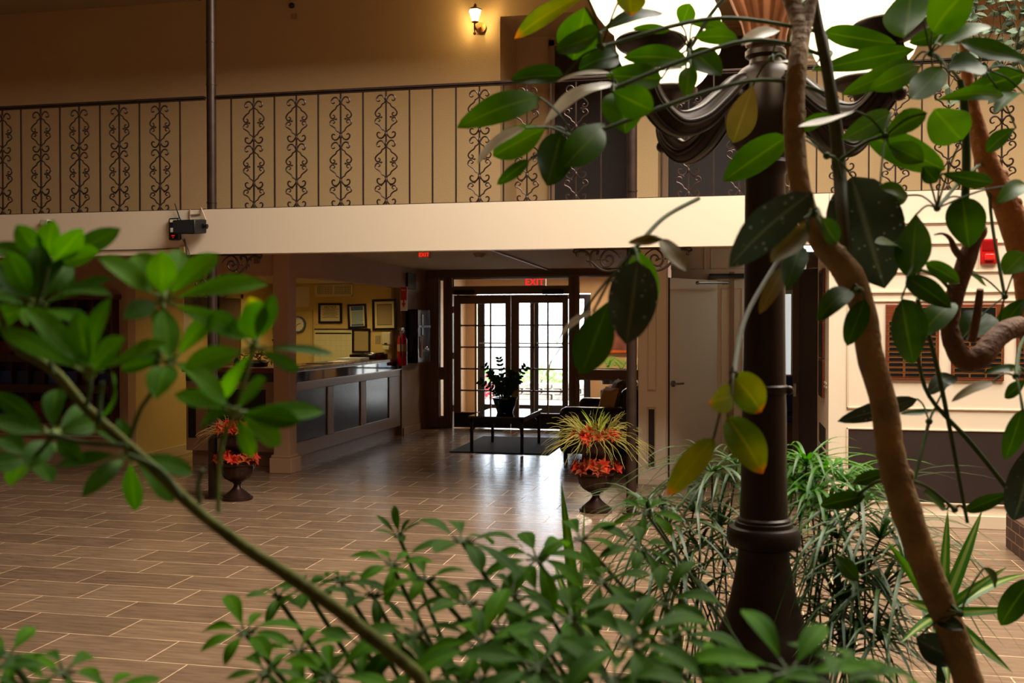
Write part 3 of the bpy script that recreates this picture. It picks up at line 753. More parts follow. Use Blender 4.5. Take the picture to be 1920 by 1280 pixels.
# vestibule
struct('wall_vestibule_left', MB().box((-4.72, YE+.12, 0), (-4.6, YO+.1, ZC)), mat('vestibule_tan', (190, 152, 108), .6, bump=.1))
struct('wall_vestibule_back', MB().box((-4.6, YO, 0), (PY(893, 700, YO).x, YO+.1, ZC)).box((PY(1107, 700, YO).x, YO, 0), (1.0, YO+.1, ZC)).box((PY(893, 700, YO).x, YO, 2.12), (PY(1107, 700, YO).x, YO+.1, ZC)), mat('vestibule_tan', (190, 152, 108), .6))
struct('ceiling_vestibule', MB().box((-4.7, YE+.1, ZC), (1, YO+.1, ZC+.05)), m_ceil)
struct('wall_vestibule_right', MB().box((.9, YE+.1, 0), (1.0, YO, ZC)), mat('vestibule_tan', (190, 152, 108), .6))
Xo = lambda px: PY(px, 700, YO).x
Zo = lambda py, px=960: PY(px, py, YO).z
m_al = mat('dark_bronze_aluminium', (40, 36, 36), .35, .5)
french_door(7, Xo(896), Xo(1002)-.003, YO-.02, 2.1, Zo(758), 2.02, Xo(909), Xo(994), 1, 1, m_al, bar=1.25)
french_door(8, Xo(1002)+.003, Xo(1107), YO-.02, 2.1, Zo(758), 2.02, Xo(1010), Xo(1095), 1, 1, m_al, bar=1.25)
# narrow outside windows seen through the sidelights
# sign letters behind the transom
exit_box(1003, 529, YE+1.0, 'glowing red exit sign seen through the glass above the double doors', .36)
# picture in the vestibule, warm lamp
a = PY(1160, 632, 17.55)
r = thing('framed_picture', a, 'orange brown framed picture on the tan wall beyond the entrance glass', 'picture')
MB().box(a+Vector((-.28, -.03, -.27)), a+Vector((.28, 0, .27))).build('picture_frame', mat('orange_wood', (190, 84, 30), .35, var=.2), r, bevel=.008)
MB().box(a+Vector((-.23, -.033, -.22)), a+Vector((.23, -.03, .22))).build('picture_print', mat('brown_print', (104, 52, 34), .5, var=.5, vscale=5), r)
# outdoors
m_ext = mat('pale_concrete', (205, 200, 190), .8, var=.1, vscale=3)
struct('ground', MB().box((-40, YO+.1, -.12), (40, 70, -.02)), m_ext)
m_bush = leaf_mat('bush_green', (110, 140, 76), (150, 176, 104), .6); m_bushr = leaf_mat('bush_red', (150, 50, 60), (190, 80, 84), .6)
def shrub(x, y, rr, h, n, m, label, cat='shrub', z0=-.02):
    r = thing('shrub', (x, y, z0), label, cat, 'plants outside the entrance'); g = random.Random(int(x*100+y*10)); mb = MB()
    for i in range(n):
        a = g.uniform(0, 2*PI); ph = math.acos(g.uniform(-.1, 1)); q = g.uniform(.55, 1)
        p = Vector((x+rr*q*math.sin(ph)*math.cos(a), y+rr*q*math.sin(ph)*math.sin(a), z0+.12+h*q*math.cos(ph)*.95+.02))
        d = Vector((g.uniform(-1, 1), g.uniform(-1, 1), g.uniform(-.3, 1))).normalized()
        mb.leaf(p, p+d*.11, .05, (g.uniform(-1, 1), -1, g.uniform(-1, 1)), nl=3)
    mb.build('foliage', m, r)
    s = MB()
    for i in range(6): s.tube([(x, y, z0), (x+g.uniform(-.5, .5)*rr, y+g.uniform(-.5, .5)*rr, z0+h*.7)], .012, 5)
    s.build('stem', mat('shrub_stem', (80, 60, 44), .8), r)
shrub(-5.7, 22.5, .7, .5, 420, m_bush, 'round green shrub outside, left of the door opening')
shrub(-4.4, 23.6, .75, .55, 420, m_bush, 'green shrub outside behind the potted plant on the table')
shrub(-2.6, 22.4, .6, .45, 300, m_bush, 'low green shrub outside seen in the right hand door')
shrub(-5.1, 20.2, .4, .55, 260, m_bushr, 'red leaved shrub outside at the foot of the left hand door')
r = MB()
for j in range(3):
    for i in range(9): r.box((-6.2+i*.42+(.2 if j % 2 else 0), 21.3, -.02+j*.12), (-5.82+i*.42+(.2 if j % 2 else 0), 21.6, .09+j*.12))
tag(r.build('stone_kerb', mat('grey_stone', (150, 140, 128), .8, var=.3), bevel=.02, off=Vector((-4.5, 21.45, -.02))), 'low grey stone kerb outside the entrance doors', 'kerb')
# neighbour building with banded siding, right of the door opening
r = thing('building', (0.5, 34, -.02), 'pale building with tan bands seen bright through the right door', 'building')
MB().box((-.1-1.3, 34, -.02), (9, 40, 5)).build('wall', mat('bright_siding', (226, 220, 210), .8), r)
for i in range(4): MB().box((-2.35, 33.9, 1.1+i*.62), (9, 34, 1.4+i*.62)).build('siding_band', mat('tan_siding', (170, 140, 112), .7), r)
# porch posts
for x in (-5.0,):
    tag(MB().box((x-.07, 19.4, -.02), (x+.07, 19.54, 3.2)).build('porch_post', mat('porch_post_paint', (70, 64, 60), .6), None, off=Vector((x, 19.5, -.02))), 'dark square post outside the left entrance door', 'post')
# a car parked outside, seen through right door
r = thing('parked_car', (-2.2, 27, -.02), 'dark parked car outside, only partly seen through the right door', 'car')
cx = -1.9
b = MB(); prof = [(-2.1, .35), (-2.1, .75), (-1.3, .9), (-.7, 1.35), (.7, 1.38), (1.4, .95), (2.1, .85), (2.1, .35)]
for s_, yy in ((0, 26.2), (1, 27.9)): pass
vs = [(cx+x, 26.2, z) for x, z in prof]+[(cx+x, 27.9, z) for x, z in prof]; n = len(prof)
b.add(vs, [tuple(range(n)), tuple(reversed(range(n, 2*n)))]+[(i, i+n, (i+1) % n+n, (i+1) % n) for i in range(n)])
b.build('car_body', mat('grey_car_paint', (120, 128, 136), .2, .4), r, bevel=.05)
MB().quad((cx-1.1, 26.18, .92), (cx+1.1, 26.18, .92), (cx+.6, 26.18, 1.28), (cx-.6, 26.18, 1.28)).build('side_window', m_bgloss, r)
for x in (-1.35, 1.35): MB().cyl((cx+x, 26.12, .3), (cx+x, 26.35, .3), .32, 20).build('wheel', m_black, r)

# ------------------------------------------------------------------ corridor furniture
rg = MB(); ra = PZ(834, 853.5); rbp = PZ(1020, 858); rc = PZ(1076, 825)
tag(MB().box((-3.38, 12.12, .001), (-2.14, 13.9, .014)).build('floor_rug', mat('dark_woven_rug', (50, 46, 44), .85, bump=.6, bscale=160, var=.15, stretch=(1, 6, 1)), None, bevel=.004, off=Vector((-2.76, 13, 0))), 'flat dark woven rug under the black coffee table', 'rug')
r = thing('coffee_table', (-2.76, 12.62, .014), 'black metal coffee table with a shiny top on the dark rug', 'table')
tx0, tx1, ty0, ty1, tz = -3.1, -2.44, 12.05, 13.2, .46
MB().box((tx0-.02, ty0-.02, tz-.02), (tx1+.02, ty1+.02, tz)).build('tabletop', mat('black_table_glass', (10, 10, 12), .06, coat=.5), r, bevel=.004)
ap = MB(); ap.box((tx0, ty0, tz-.07), (tx1, ty0+.02, tz-.02)); ap.box((tx0, ty1-.02, tz-.07), (tx1, ty1, tz-.02)); ap.box((tx0, ty0, tz-.07), (tx0+.02, ty1, tz-.02)); ap.box((tx1-.02, ty0, tz-.07), (tx1, ty1, tz-.02)); ap.build('apron', m_black, r)
for x in (tx0, tx1-.035):
    for y in (ty0, ty1-.035): MB().box((x, y, .014), (x+.035, y+.035, tz-.02)).build('leg', m_black, r, bevel=.003)
for y in (ty0+.015, ty1-.02):
    MB().tube(smoothpath([(tx1-.03, y, tz-.16), (tx1-.1, y, tz-.1), (tx1-.2, y, tz-.07)]), .008, 6).build('corner_brace', m_black, r); MB().tube(smoothpath([(tx0+.04, y, tz-.16), (tx0+.1, y, tz-.1), (tx0+.2, y, tz-.07)]), .008, 6).build('corner_brace', m_black, r)
sw_ = MB()
sw_.tube(smoothpath([(tx1-.015, ty0+.04, tz-.16), (tx1-.015, ty0+.15, tz-.09), (tx1-.015, ty0+.3, tz-.07)]), .008, 6)
sw_.build('corner_brace', m_black, r)
# potted plant on the table
pc = Vector((-2.79, 12.62, tz+.001))
r = thing('potted_plant', pc, 'dark leafy potted plant standing on the black coffee table', 'plant')
MB().lathe([(.1, 0), (.105, .02), (.125, .07), (.148, .15), (.152, .165), (.16, .17), (.16, .19), (.145, .19), (.14, .16), (.02, .155)], pc, 28).build('pot', mat('dark_glazed_pot', (16, 18, 26), .15), r)
st = MB(); lf = MB(); g = random.Random(3)
for i, (dx, dy, hh) in enumerate(((-.26, .02, .42), (-.16, -.08, .34), (-.2, .1, .3), (-.08, .05, .52), (.02, -.05, .26), (.1, .0, .34), (.27, -.03, .42), (.16, .1, .3), (-.3, -.05, .24), (.05, .1, .36), (-.04, -.1, .3), (.2, -.1, .25))):
    pth = smoothpath([pc+Vector((dx*.1, dy*.1, .15)), pc+Vector((dx*.4, dy*.5, .15+hh*.5)), pc+Vector((dx, dy, .15+hh))], 5)
    st.tube(pth, [.011-.0007*k for k in range(len(pth))], 6)
    for k in range(3, len(pth)):
        t = pth[k]-pth[k-1]
        for sd in (1, -1):
            q = Vector((-t.z*sd, g.uniform(-.3, .3)*.05, t.x*sd)).normalized()
            dr = (t.normalized()*.6+q).normalized(); lf.leaf(pth[k], pth[k]+dr*g.uniform(.05, .075), .036, (0, -1, .4), nl=4, arch=.1)
st.build('stem', mat('dark_green_stem', (30, 50, 24), .5), r); lf.build('foliage', leaf_mat('glossy_dark_leaf', (22, 40, 20), (34, 58, 26), .25), r)

# sofa along the right side
r = thing('sofa', (-1.35, 12.5, 0), 'black leather sofa half hidden behind the right urn', 'sofa')
m_lea = mat('black_leather', (16, 14, 14), .3, bump=.1, bscale=60)
MB().box((-1.9, 11.65, .1), (-1.05, 13.3, .34)).build('base', m_lea, r, bevel=.03)
for y in (11.86, 12.58): MB().box((-1.92, y, .33), (-1.2, y+.7, .47)).build('seat_cushion', m_lea, r, bevel=.05, seg=3)
for y in (11.58, 13.12): MB().box((-1.93, y, .08), (-1.02, y+.24, .62)).build('armrest', m_lea, r, bevel=.08, seg=4)
MB().box((-1.24, 11.7, .3), (-1.0, 13.3, .84)).build('backrest', m_lea, r, bevel=.09, seg=4)
for x in (-1.86, -1.1):
    for y in (11.66, 13.24): MB().cyl((x, y, 0), (x, y, .11), .025, 10).build('leg', m_black, r)
def pillow(c, w, h, t, m, label, rz=0, ry=0):
    mb = MB(); n = 8; vs = []; fs = []
    for sgn in (1, -1):
        for i in range(n+1):
            for j in range(n+1):
                u = -1+2*i/n; v = -1+2*j/n; bul = ((1-u**4)*(1-v**4))**.5
                vs.append(Vector((sgn*t/2*bul, u*w/2*(1-.06*(1-abs(v))), v*h/2*(1-.06*(1-abs(u))))))
    for s_ in (0, 1):
        o = s_*(n+1)**2
        for i in range(n):
            for j in range(n):
                a = o+i*(n+1)+j; q = (a, a+1, a+n+2, a+n+1); fs.append(q if s_ == 0 else tuple(reversed(q)))
    mb.add(vs, fs); o = mb.build('cushion', m, None, off=Vector((0, 0, 0))); o.location = c; o.rotation_euler = (0, ry, rz); return tag(o, label, 'cushion')
pillow((-1.40, 11.98, .66), .42, .36, .13, mat('tan_fabric', (196, 150, 92), .85), 'plain tan cushion on the near end of the black sofa', .5, .25)
pillow((-1.36, 12.5, .7), .44, .42, .15, mat('brown_pattern_fabric', (112, 84, 56), .85, var=.5, vscale=18), 'brown patterned cushion behind the tan one on the sofa', .3, .25)
# ferns beyond the glass
def fern(x, y, z, s, label):
    r = thing('fern', (x, y, z), label, 'plant'); g = random.Random(int(y*10)); mb = MB()
    for i in range(34):
        a = g.uniform(0, 2*PI); L_ = s*g.uniform(.6, 1); 
        pth = smoothpath([Vector((x, y, z+.25)), Vector((x+math.cos(a)*L_*.4, y+math.sin(a)*L_*.4, z+.25+L_*.55)), Vector((x+math.cos(a)*L_, y+math.sin(a)*L_, z+.25+L_*.25))], 7)
        for k in range(1, len(pth)):
            t = (pth[k]-pth[k-1]).normalized(); sd = t.cross(Vector((0, 0, 1)))
            for q in (1, -1): mb.leaf(pth[k], pth[k]+(sd*q+t*.4)*.045, .014, (0, 0, 1), nl=2)
    mb.build('fronds', leaf_mat('fern_green', (80, 130, 40), (110, 160, 60), .5), r)
    MB().lathe([(.1, 0), (.13, .2), (.14, .25), (.12, .25)], (x, y, z), 20).build('pot', m_black, r)
fern(PY(1140, 700, 16.4).x, 16.4, .62, .36, 'green fern beyond the entrance glass, near the picture')
fern(PY(1165, 700, 17.0).x, 17.0, .55, .36, 'green fern further back beyond the entrance glass')
tag(MB().box((-2.0, 16.0, 0), (-.4, 17.3, .55)).build('planter_stand', m_dark, None, bevel=.01, off=Vector((-1.2, 16.6, 0))), 'low dark stand carrying the ferns beyond the entrance glass', 'stand')

# ------------------------------------------------------------------ urns
m_urn = mat('bronze_urn', (58, 36, 28), .38, .6, var=.25, vscale=12)
m_fl1 = leaf_mat('orange_red_petal', (158, 26, 4), (196, 56, 12), .6, trans=.15); m_fl2 = leaf_mat('dark_orange_petal', (120, 34, 10), (180, 84, 32), .6, trans=.25)
m_grs = leaf_mat('yellow_green_grass', (140, 134, 56), (186, 172, 92), .6, trans=.2); m_dry = leaf_mat('dry_grass', (120, 92, 48), (150, 112, 60), .7, trans=.2)
def urn(c, label, seed, lush, s=1.0):
    c = Vector(c); g = random.Random(seed)
    r = thing('tiered_urn', c, label, 'urn', 'two tier flower urns by the posts')
    MB().lathe([(.135*s, 0), (.14*s, .012), (.138*s, .022), (.12*s, .03), (.118*s, .04), (.1*s, .052), (.055*s, .09), (.034*s, .115), (.03*s, .14), (.04*s, .148), (.038*s, .155)], c, 32).build('foot', m_urn, r)
    def bowl(z, k, nm):
        MB().lathe([(.03*k, 0), (.06*k, .012), (.11*k, .045), (.14*k, .09), (.15*k, .135), (.146*k, .155), (.158*k, .165), (.162*k, .178), (.15*k, .182), (.14*k, .165), (.02*k, .155)], c+Vector((0, 0, z)), 48, flutes=16, fl=.03, z0=.01, z1=.15).build(nm, m_urn, r)
    bowl(.152, s, 'lower_bowl')
    MB().lathe([(.05*s, .3), (.035*s, .33), (.03*s, .4), (.04*s, .44), (.06*s, .46)], c, 24).build('centre_stem', m_urn, r)
    for sx in (-1, 1):
        MB().tube([c+Vector((sx*.12*s, 0, .37)), c+Vector((sx*.1*s, 0, .5))], [.012, .012], 6).build('strut', mat('red_brown_strut', (92, 34, 20), .5), r)
    bowl(.425, .93*s, 'upper_bowl')
    def blossoms(z, rr, n):
        mbs = [MB(), MB()]
        for i in range(n):
            a = 2*PI*i/n+g.uniform(-.2, .2); q = rr*g.uniform(.55, 1.02); p = c+Vector((math.cos(a)*q, math.sin(a)*q, z+g.uniform(-.02, .05)*(1 if q < rr*.8 else .4)))
            od = Vector((math.cos(a), math.sin(a), g.uniform(.1, .9))).normalized(); m_ = mbs[g.randrange(2)]
            k = g.randrange(5, 8)
            s1 = od.orthogonal().normalized(); s2 = od.cross(s1)
            for j in range(k):
                b = 2*PI*j/k; dr = (s1*math.cos(b)+s2*math.sin(b)+od*g.uniform(.1, .7)).normalized()
                m_.leaf(p, p+dr*g.uniform(.05, .085), g.uniform(.03, .045), od, nl=4, arch=.15, shape='point', fold=.2)
        fb = mbs[0].build('blossoms', m_fl1, r); mbs[1].build('darker_blossoms', m_fl2, r)
    blossoms(.36, .2*s, 26); blossoms(.63, .18*s, 24)
    grn = MB()
    for i in range(14):
        a = g.uniform(0, 2*PI); p = c+Vector((math.cos(a)*.15, math.sin(a)*.15, .36)); grn.leaf(p, p+Vector((math.cos(a)*.09, math.sin(a)*.09, g.uniform(-.02, .08))), .02, (0, 0, 1), nl=3)
    grn.build('berry_sprig', leaf_mat('olive_sprig', (60, 66, 30), (96, 96, 48), .6), r)
    gr = MB(); n = 230 if lush else 90
    for i in range(n):
        a = g.uniform(0, 2*PI) if lush else g.gauss(PI, .8); el = g.uniform(.0, 1.15); L_ = g.uniform(.26, .46) if lush else g.uniform(.2, .34)
        if el > 1: L_ *= .9
        h = Vector((math.cos(a), math.sin(a), 0)); p = c+h*.08+Vector((0, 0, .62))
        ph = g.uniform(0, 6); pts = []
        for k in range(9):
            t = k/8; pts.append(p+h*(L_*math.cos(el)*t)+Vector((0, 0, 1))*(L_*math.sin(el)*t-.42*L_*t*t*(1.5-el*.6)+.012*math.sin(t*9+ph))+h.cross(Vector((0, 0, 1)))*(.012*math.sin(t*11+ph)))
        gr.tube(pts, [.0038*(1-.75*k/8) for k in range(9)], 4, cap=False, flat=.5)
    gr.build('grass_plumes', m_grs if lush else m_dry, r)
    if lush:
        u = MB()
        for i in range(16):
            a = g.uniform(0, 2*PI); el = g.uniform(.6, 1.5); L_ = g.uniform(.14, .27); h = Vector((math.cos(a), math.sin(a), 0)); p = c+h*.03+Vector((0, 0, .66)); e = p+h*L_*math.cos(el)+Vector((0, 0, L_*math.sin(el)))
            u.leaf(p, e, .02, h.cross(Vector((0, 0, 1))), nl=7, arch=.1*g.choice((-1, 1)), shape='blade')
        u.build('upright_blades', leaf_mat('lime_blade', (140, 164, 50), (176, 190, 80), .5), r)
    return r
c1 = PZ(445, 936); urn((c1.x, c1.y, 0), 'bronze two tier urn of orange blossoms at the foot of the left post', 11, False)
c2 = PZ(1117, 958); urn((c2.x, c2.y, 0), 'bronze two tier urn topped with yellow green grass at the right post', 12, True)

# ------------------------------------------------------------------ front desk
m_deskp = mat('desk_paint', (150, 118, 88), .4); m_panel = mat('smoked_panel', (54, 60, 66), .25, var=.12, vscale=3)
yd0, yd1 = YW+.16, 13.86
r = thing('reception_desk', (XC-.3, 12, 0), 'long reception desk with smoked panels running back to the entrance', 'desk')
xf = XC-.02
b = MB(); b.box((xf-.5, YW+.9, .14), (xf-.03, yd1, .94)); b.box((xf-.13, yd0, .14), (xf-.03, YW+.9, .94)); b.build('carcass', m_deskp, r)
k = MB(); k.box((xf-.45, YW+.9, 0), (xf-.06, yd1, .14)); k.box((xf-.12, yd0, 0), (xf-.06, YW+.9, .14)); k.build('plinth', m_deskp, r)
f = MB(); f.box((xf-.03, yd0, .14), (xf, yd1, .29)); f.box((xf-.03, yd0, .85), (xf, yd1, .94)); 
pn = [(0, .0)]
ys = [PX(px, 780, xf).y for px in (554, 615, 626, 677, 687, 730)]
st_ = [(yd0, ys[0]), (ys[1], ys[2]), (ys[3], ys[4]), (ys[5], yd1)]
for a_, b_ in st_: f.box((xf-.03, a_, .29), (xf, max(b_, a_+.03), .85))
f.build('face_frame', m_deskp, r, bevel=.005)
for a_, b_ in ((ys[0], ys[1]), (ys[2], ys[3]), (ys[4], ys[5])): MB().box((xf-.034, a_, .29), (xf-.014, b_, .85)).build('smoked_panel', m_panel, r)
MB().box((xf-.34, YW+.9, .945), (xf+.012, yd1, 1.06)).box((xf-.12, yd0, .945), (xf+.012, YW+.9, 1.06)).build('display_case', mat('dark_display_glass', (12, 14, 16), .06, coat=.4), r)
MB().box((xf-.02, yd0, .935), (xf+.02, yd1, .947)).box((xf-.02, yd0, 1.058), (xf+.022, yd1, 1.07)).build('metal_trim', mat('brushed_trim', (150, 140, 128), .3, .9), r)
MB().box((xf-.55, YW+.9, 1.07), (xf+.03, yd1, 1.1)).box((xf-.13, yd0, 1.07), (xf+.03, YW+.9, 1.1)).build('countertop', mat('brown_countertop', (98, 58, 34), .22, var=.25), r, bevel=.006)
# short counter facing the lobby
xk = PY(349, 780, YW+.35).x; yk = YW+.35
r = thing('side_counter', (-5.3, yk+.2, 0), 'short counter with wood top left of the slim column', 'counter')
MB().box((xk, yk+.03, .16), (-4.72, yk+.5, .94)).build('carcass', m_deskp, r)
MB().box((xk+.03, yk+.08, 0), (-4.72, yk+.45, .16)).build('plinth', m_deskp, r)
Xk = lambda px: PY(px, 780, yk).x
f = MB(); f.box((xk, yk, .16), (-4.72, yk+.03, .3)); f.box((xk, yk, .85), (-4.72, yk+.03, .94)); f.box((xk, yk, .3), (Xk(352), yk+.03, .85)); f.box((Xk(367), yk, .3), (Xk(398), yk+.03, .85)); f.box((Xk(498), yk, .3), (-4.72, yk+.03, .85)); f.build('face_frame', mat('side_counter_paint', (172, 136, 108), .45), r, bevel=.004)
MB().box((Xk(352), yk+.012, .3), (Xk(367), yk+.03, .85)).build('dark_panel', m_black, r); MB().box((Xk(398), yk+.012, .3), (Xk(498), yk+.03, .85)).build('dark_panel', m_black, r)
MB().box((xk, yk-.005, .94), (-4.72, yk+.4, 1.04)).build('display_case', mat('dark_display_glass', (12, 14, 16), .06, coat=.4), r)
MB().box((xk-.03, yk-.04, 1.04), (-4.72, yk+.5, 1.095)).build('countertop', m_wood, r, bevel=.006)

# ------------------------------------------------------------------ on the office wall
YB = 13.75
Xb = lambda px: PY(px, 600, YB).x
Zb = lambda py, px=640: PY(px, py, YB).z
m_blk = mat('black_frame', (20, 14, 12), .3)
def pframe(px0, px1, py0, py1, label, w, mid, inner=None, tilt=0, name='picture_frame', cat='picture frame', group='framed notices on the office wall', lines=0, title=None):
    x0, x1, z0, z1 = Xb(px0), Xb(px1), Zb(py1), Zb(py0); c = Vector(((x0+x1)/2, YB, (z0+z1)/2))
    r = thing(name, c, label, cat, group); r.rotation_euler = (0, tilt, 0); W = (x1-x0)/2; H = (z1-z0)/2
    def B(a, b, nm, m, bev=0):
        return MB().box(a, b).build(nm, m, r, world=False, off=Vector((0, 0, 0)), bevel=bev)
    fm = MB(); fm.box((-W, -.03, -H), (-W+w, 0, H)); fm.box((W-w, -.03, -H), (W, 0, H)); fm.box((-W+w, -.03, H-w), (W-w, 0, H)); fm.box((-W+w, -.03, -H), (W-w, 0, -H+w))
    fm.build('frame', m_blk, r, off=Vector((0, 0, 0)), bevel=.004)
    B((-W+w, -.012, -H+w), (W-w, -.002, H-w), 'sheet', mid)
    if inner:
        for (a0, a1, b0, b1, nm, m) in inner:
            B((-W+w+(2*(W-w))*a0, -.0135-.001*inner.index((a0, a1, b0, b1, nm, m)), -H+w+2*(H-w)*b0), (-W+w+2*(W-w)*a1, -.012, -H+w+2*(H-w)*b1), nm, m)
    if lines:
        g = random.Random(px0); t = MB()
        for i in range(lines):
            hw = (W-w)*g.uniform(.55, .85); z = (H-w)*(.5-1.2*i/lines); t.box((-hw, -.0145, z-.003), (hw, -.012, z+.003))
        t.build('text_lines', mat('faint_ink', (110, 96, 66), .8), r, off=Vector((0, 0, 0)))
    if title: 
        tm = text_mesh('title', title, .05, mat('ink', (50, 42, 34), .8), r, wloc(r)+Vector((0, -.014, (H-w)*.75)), (1, 0, 0), (0, 0, 1), .0005)
    return r
m_sh = mat('cream_sheet', (222, 206, 150), .7); m_sh2 = mat('tan_certificate', (168, 146, 96), .7); m_blue = mat('blue_print', (66, 104, 140), .6)
pframe(598, 642, 568, 606, 'black framed notice, wider than tall, above the calendar board', .03, m_sh, lines=7, title='NOTICE')
pframe(653, 688, 570, 615, 'black framed blue and white certificate, slightly tilted, second from right', .028, m_sh, [(.1, .9, .78, .98, 'blue_header', m_blue), (.12, .88, .15, .75, 'blue_text_block', mat('pale_blue_print', (150, 166, 160), .7)), (.1, .9, .02, .12, 'blue_footer', m_blue)], tilt=math.radians(-2.5))
pframe(699, 744, 561, 619, 'largest black framed tan certificate, at the right end of the office wall', .034, m_sh, [(.12, .88, .1, .9, 'dark_border', mat('brown_border', (110, 90, 50), .7)), (.15, .85, .13, .87, 'certificate', m_sh2)], tilt=math.radians(-1))
pframe(661, 695, 616, 661, 'black framed tan certificate low beside the calendar board', .028, m_sh2, None)
r = thing('calendar_board', (Xb(625), YB, Zb(645)), 'large pale wall planner with a black header strip', 'calendar')
MB().box((Xb(590), YB-.012, Zb(700)), (Xb(660), YB, Zb(617))).build('sheet', mat('planner_sheet', (214, 206, 152), .7), r)
MB().box((Xb(592), YB-.015, Zb(626)), (Xb(659), YB-.012, Zb(623.5))).build('black_header_line', m_black, r); MB().box((Xb(590), YB-.018, Zb(618)), (Xb(660), YB-.004, Zb(616))).build('top_rail', m_black, r)
gl = MB()
for i in range(1, 7): gl.box((Xb(590+i*10), YB-.013, Zb(690)), (Xb(590+i*10)+.003, YB-.012, Zb(628)))
for i in range(1, 6): gl.box((Xb(590), YB-.013, Zb(628+i*10)), (Xb(660), YB-.012, Zb(628+i*10)+.003))
gl.build('grid_lines', mat('faint_grid', (190, 180, 130), .7), r)
tag(MB().box((Xb(552), YB-.005, Zb(575)), (Xb(580), YB, Zb(537))).build('paper_notice', m_paper, None), 'plain white paper sheet pinned above the clock', 'paper')
r = thing('air_vent', (Xb(626), YB, Zb(546)), 'cream air vent grille near the ceiling of the office', 'vent')
v = MB(); x0, x1, z0, z1 = Xb(591), Xb(662), Zb(556), Zb(533); v.box((x0, YB-.02, z0), (x1, YB-.004, z0+.03)); v.box((x0, YB-.02, z1-.02), (x1, YB-.004, z1)); v.box((x0, YB-.02, z0), (x0+.03, YB-.004, z1)); v.box((x1-.03, YB-.02, z0), (x1, YB-.004, z1)); v.box(((x0+x1)/2-.015, YB-.02, z0), ((x0+x1)/2+.015, YB-.004, z1))
v.build('frame', mat('cream_metal', (226, 214, 160), .5), r, bevel=.003)
MB().box((x0+.02, YB-.006, z0+.02), (x1-.02, YB-.002, z1-.01)).build('dark_cavity', mat('grey_cavity', (96, 100, 84), .7), r)
v = MB()
for i in range(22): xx = x0+.03+(x1-x0-.06)*i/22; v.box((xx, YB-.016, z0+.03), (xx+.009, YB-.008, z1-.02))
for i in range(5): zz_ = z0+.035+(z1-z0-.05)*i/5; v.box((x0+.03, YB-.014, zz_), (x1-.03, YB-.01, zz_+.008))
v.build('louvres', mat('cream_metal', (226, 214, 160), .5), r)
# clock on the office door
o = struct('door_9', MB().box((Xb(516), YB-.03, 0), (Xb(520), YB, Zb(582))).box((Xb(583), YB-.03, 0), (Xb(587), YB, Zb(582))).box((Xb(516), YB-.03, Zb(583)), (Xb(587), YB, Zb(580))), mat('office_trim', (196, 170, 96), .5), bevel=.003)
MB().box((Xb(520), YB-.012, 0), (Xb(583), YB, Zb(583))).build('door_panel', mat('office_door', (204, 178, 100), .55), o)
c = Vector((Xb(560), YB-.03, Zb(608)))
r = thing('wall_clock', c, 'round white wall clock with a blue grey rim', 'clock')
R_ = Matrix.Rotation(PI/2, 3, 'X')
def disc(r0, r1, y0, y1, nm, m):
    mb = MB(); mb.lathe([(r0, 0), (r1, 0), (r1, y1-y0), (r0, y1-y0), (r0, 0)] if r0 > 0 else [(1e-4, 0), (r1, 0), (r1, y1-y0), (1e-4, y1-y0)], (0, 0, 0), 40, cap=False)
    mb.v = [c + R_ @ p + Vector((0, y1, 0)) for p in mb.v]; return mb.build(nm, m, r)
disc(.098, .12, -.02, .02, 'rim', mat('blue_grey_rim', (84, 92, 124), .3)); disc(0, .1, -.004, .01, 'face', mat('clock_face', (232, 224, 190), .5))
for nm, an, ln, wd in (('hour_hand', math.radians(70), .05, .008), ('minute_hand', math.radians(212), .08, .005)):
    dr = Vector((math.sin(an), 0, math.cos(an))); MB().tube([c+Vector((0, -.01, 0))-dr*.01, c+Vector((0, -.01, 0))+dr*ln], wd/2, 5).build(nm, m_black, r)
tk = MB()
for i in range(12):
    a_ = 2*PI*i/12; dr = Vector((math.sin(a_), 0, math.cos(a_))); tk.tube([c+Vector((0, -.007, 0))+dr*.078, c+Vector((0, -.007, 0))+dr*.09], .0025, 4)
tk.build('hour_marks', m_black, r)
# switch plate and dispenser
tag(MB().box((Xb(704), YB-.01, Zb(644)), (Xb(713), YB, Zb(629))).build('switch_plate', mat('grey_beige_plate', (160, 140, 100), .5), None, bevel=.003), 'grey light switch plate beside the soap dispenser', 'switch')
r = thing('soap_dispenser', (Xb(728), YB, Zb(640)), 'white wall hung sanitiser dispenser at the end of the office wall', 'dispenser')
MB().box((Xb(719), YB-.1, Zb(646)), (Xb(736), YB, Zb(622))).build('housing', mat('off_white_plastic', (206, 196, 160), .4), r, bevel=.02)
MB().box((Xb(722), YB-.11, Zb(655)), (Xb(734), YB-.02, Zb(647))).build('drip_spout', mat('off_white_plastic', (206, 196, 160), .4), r, bevel=.01)
MB().box((Xb(725), YB-.105, Zb(645)), (Xb(730), YB-.098, Zb(642))).build('dark_window', m_black, r)
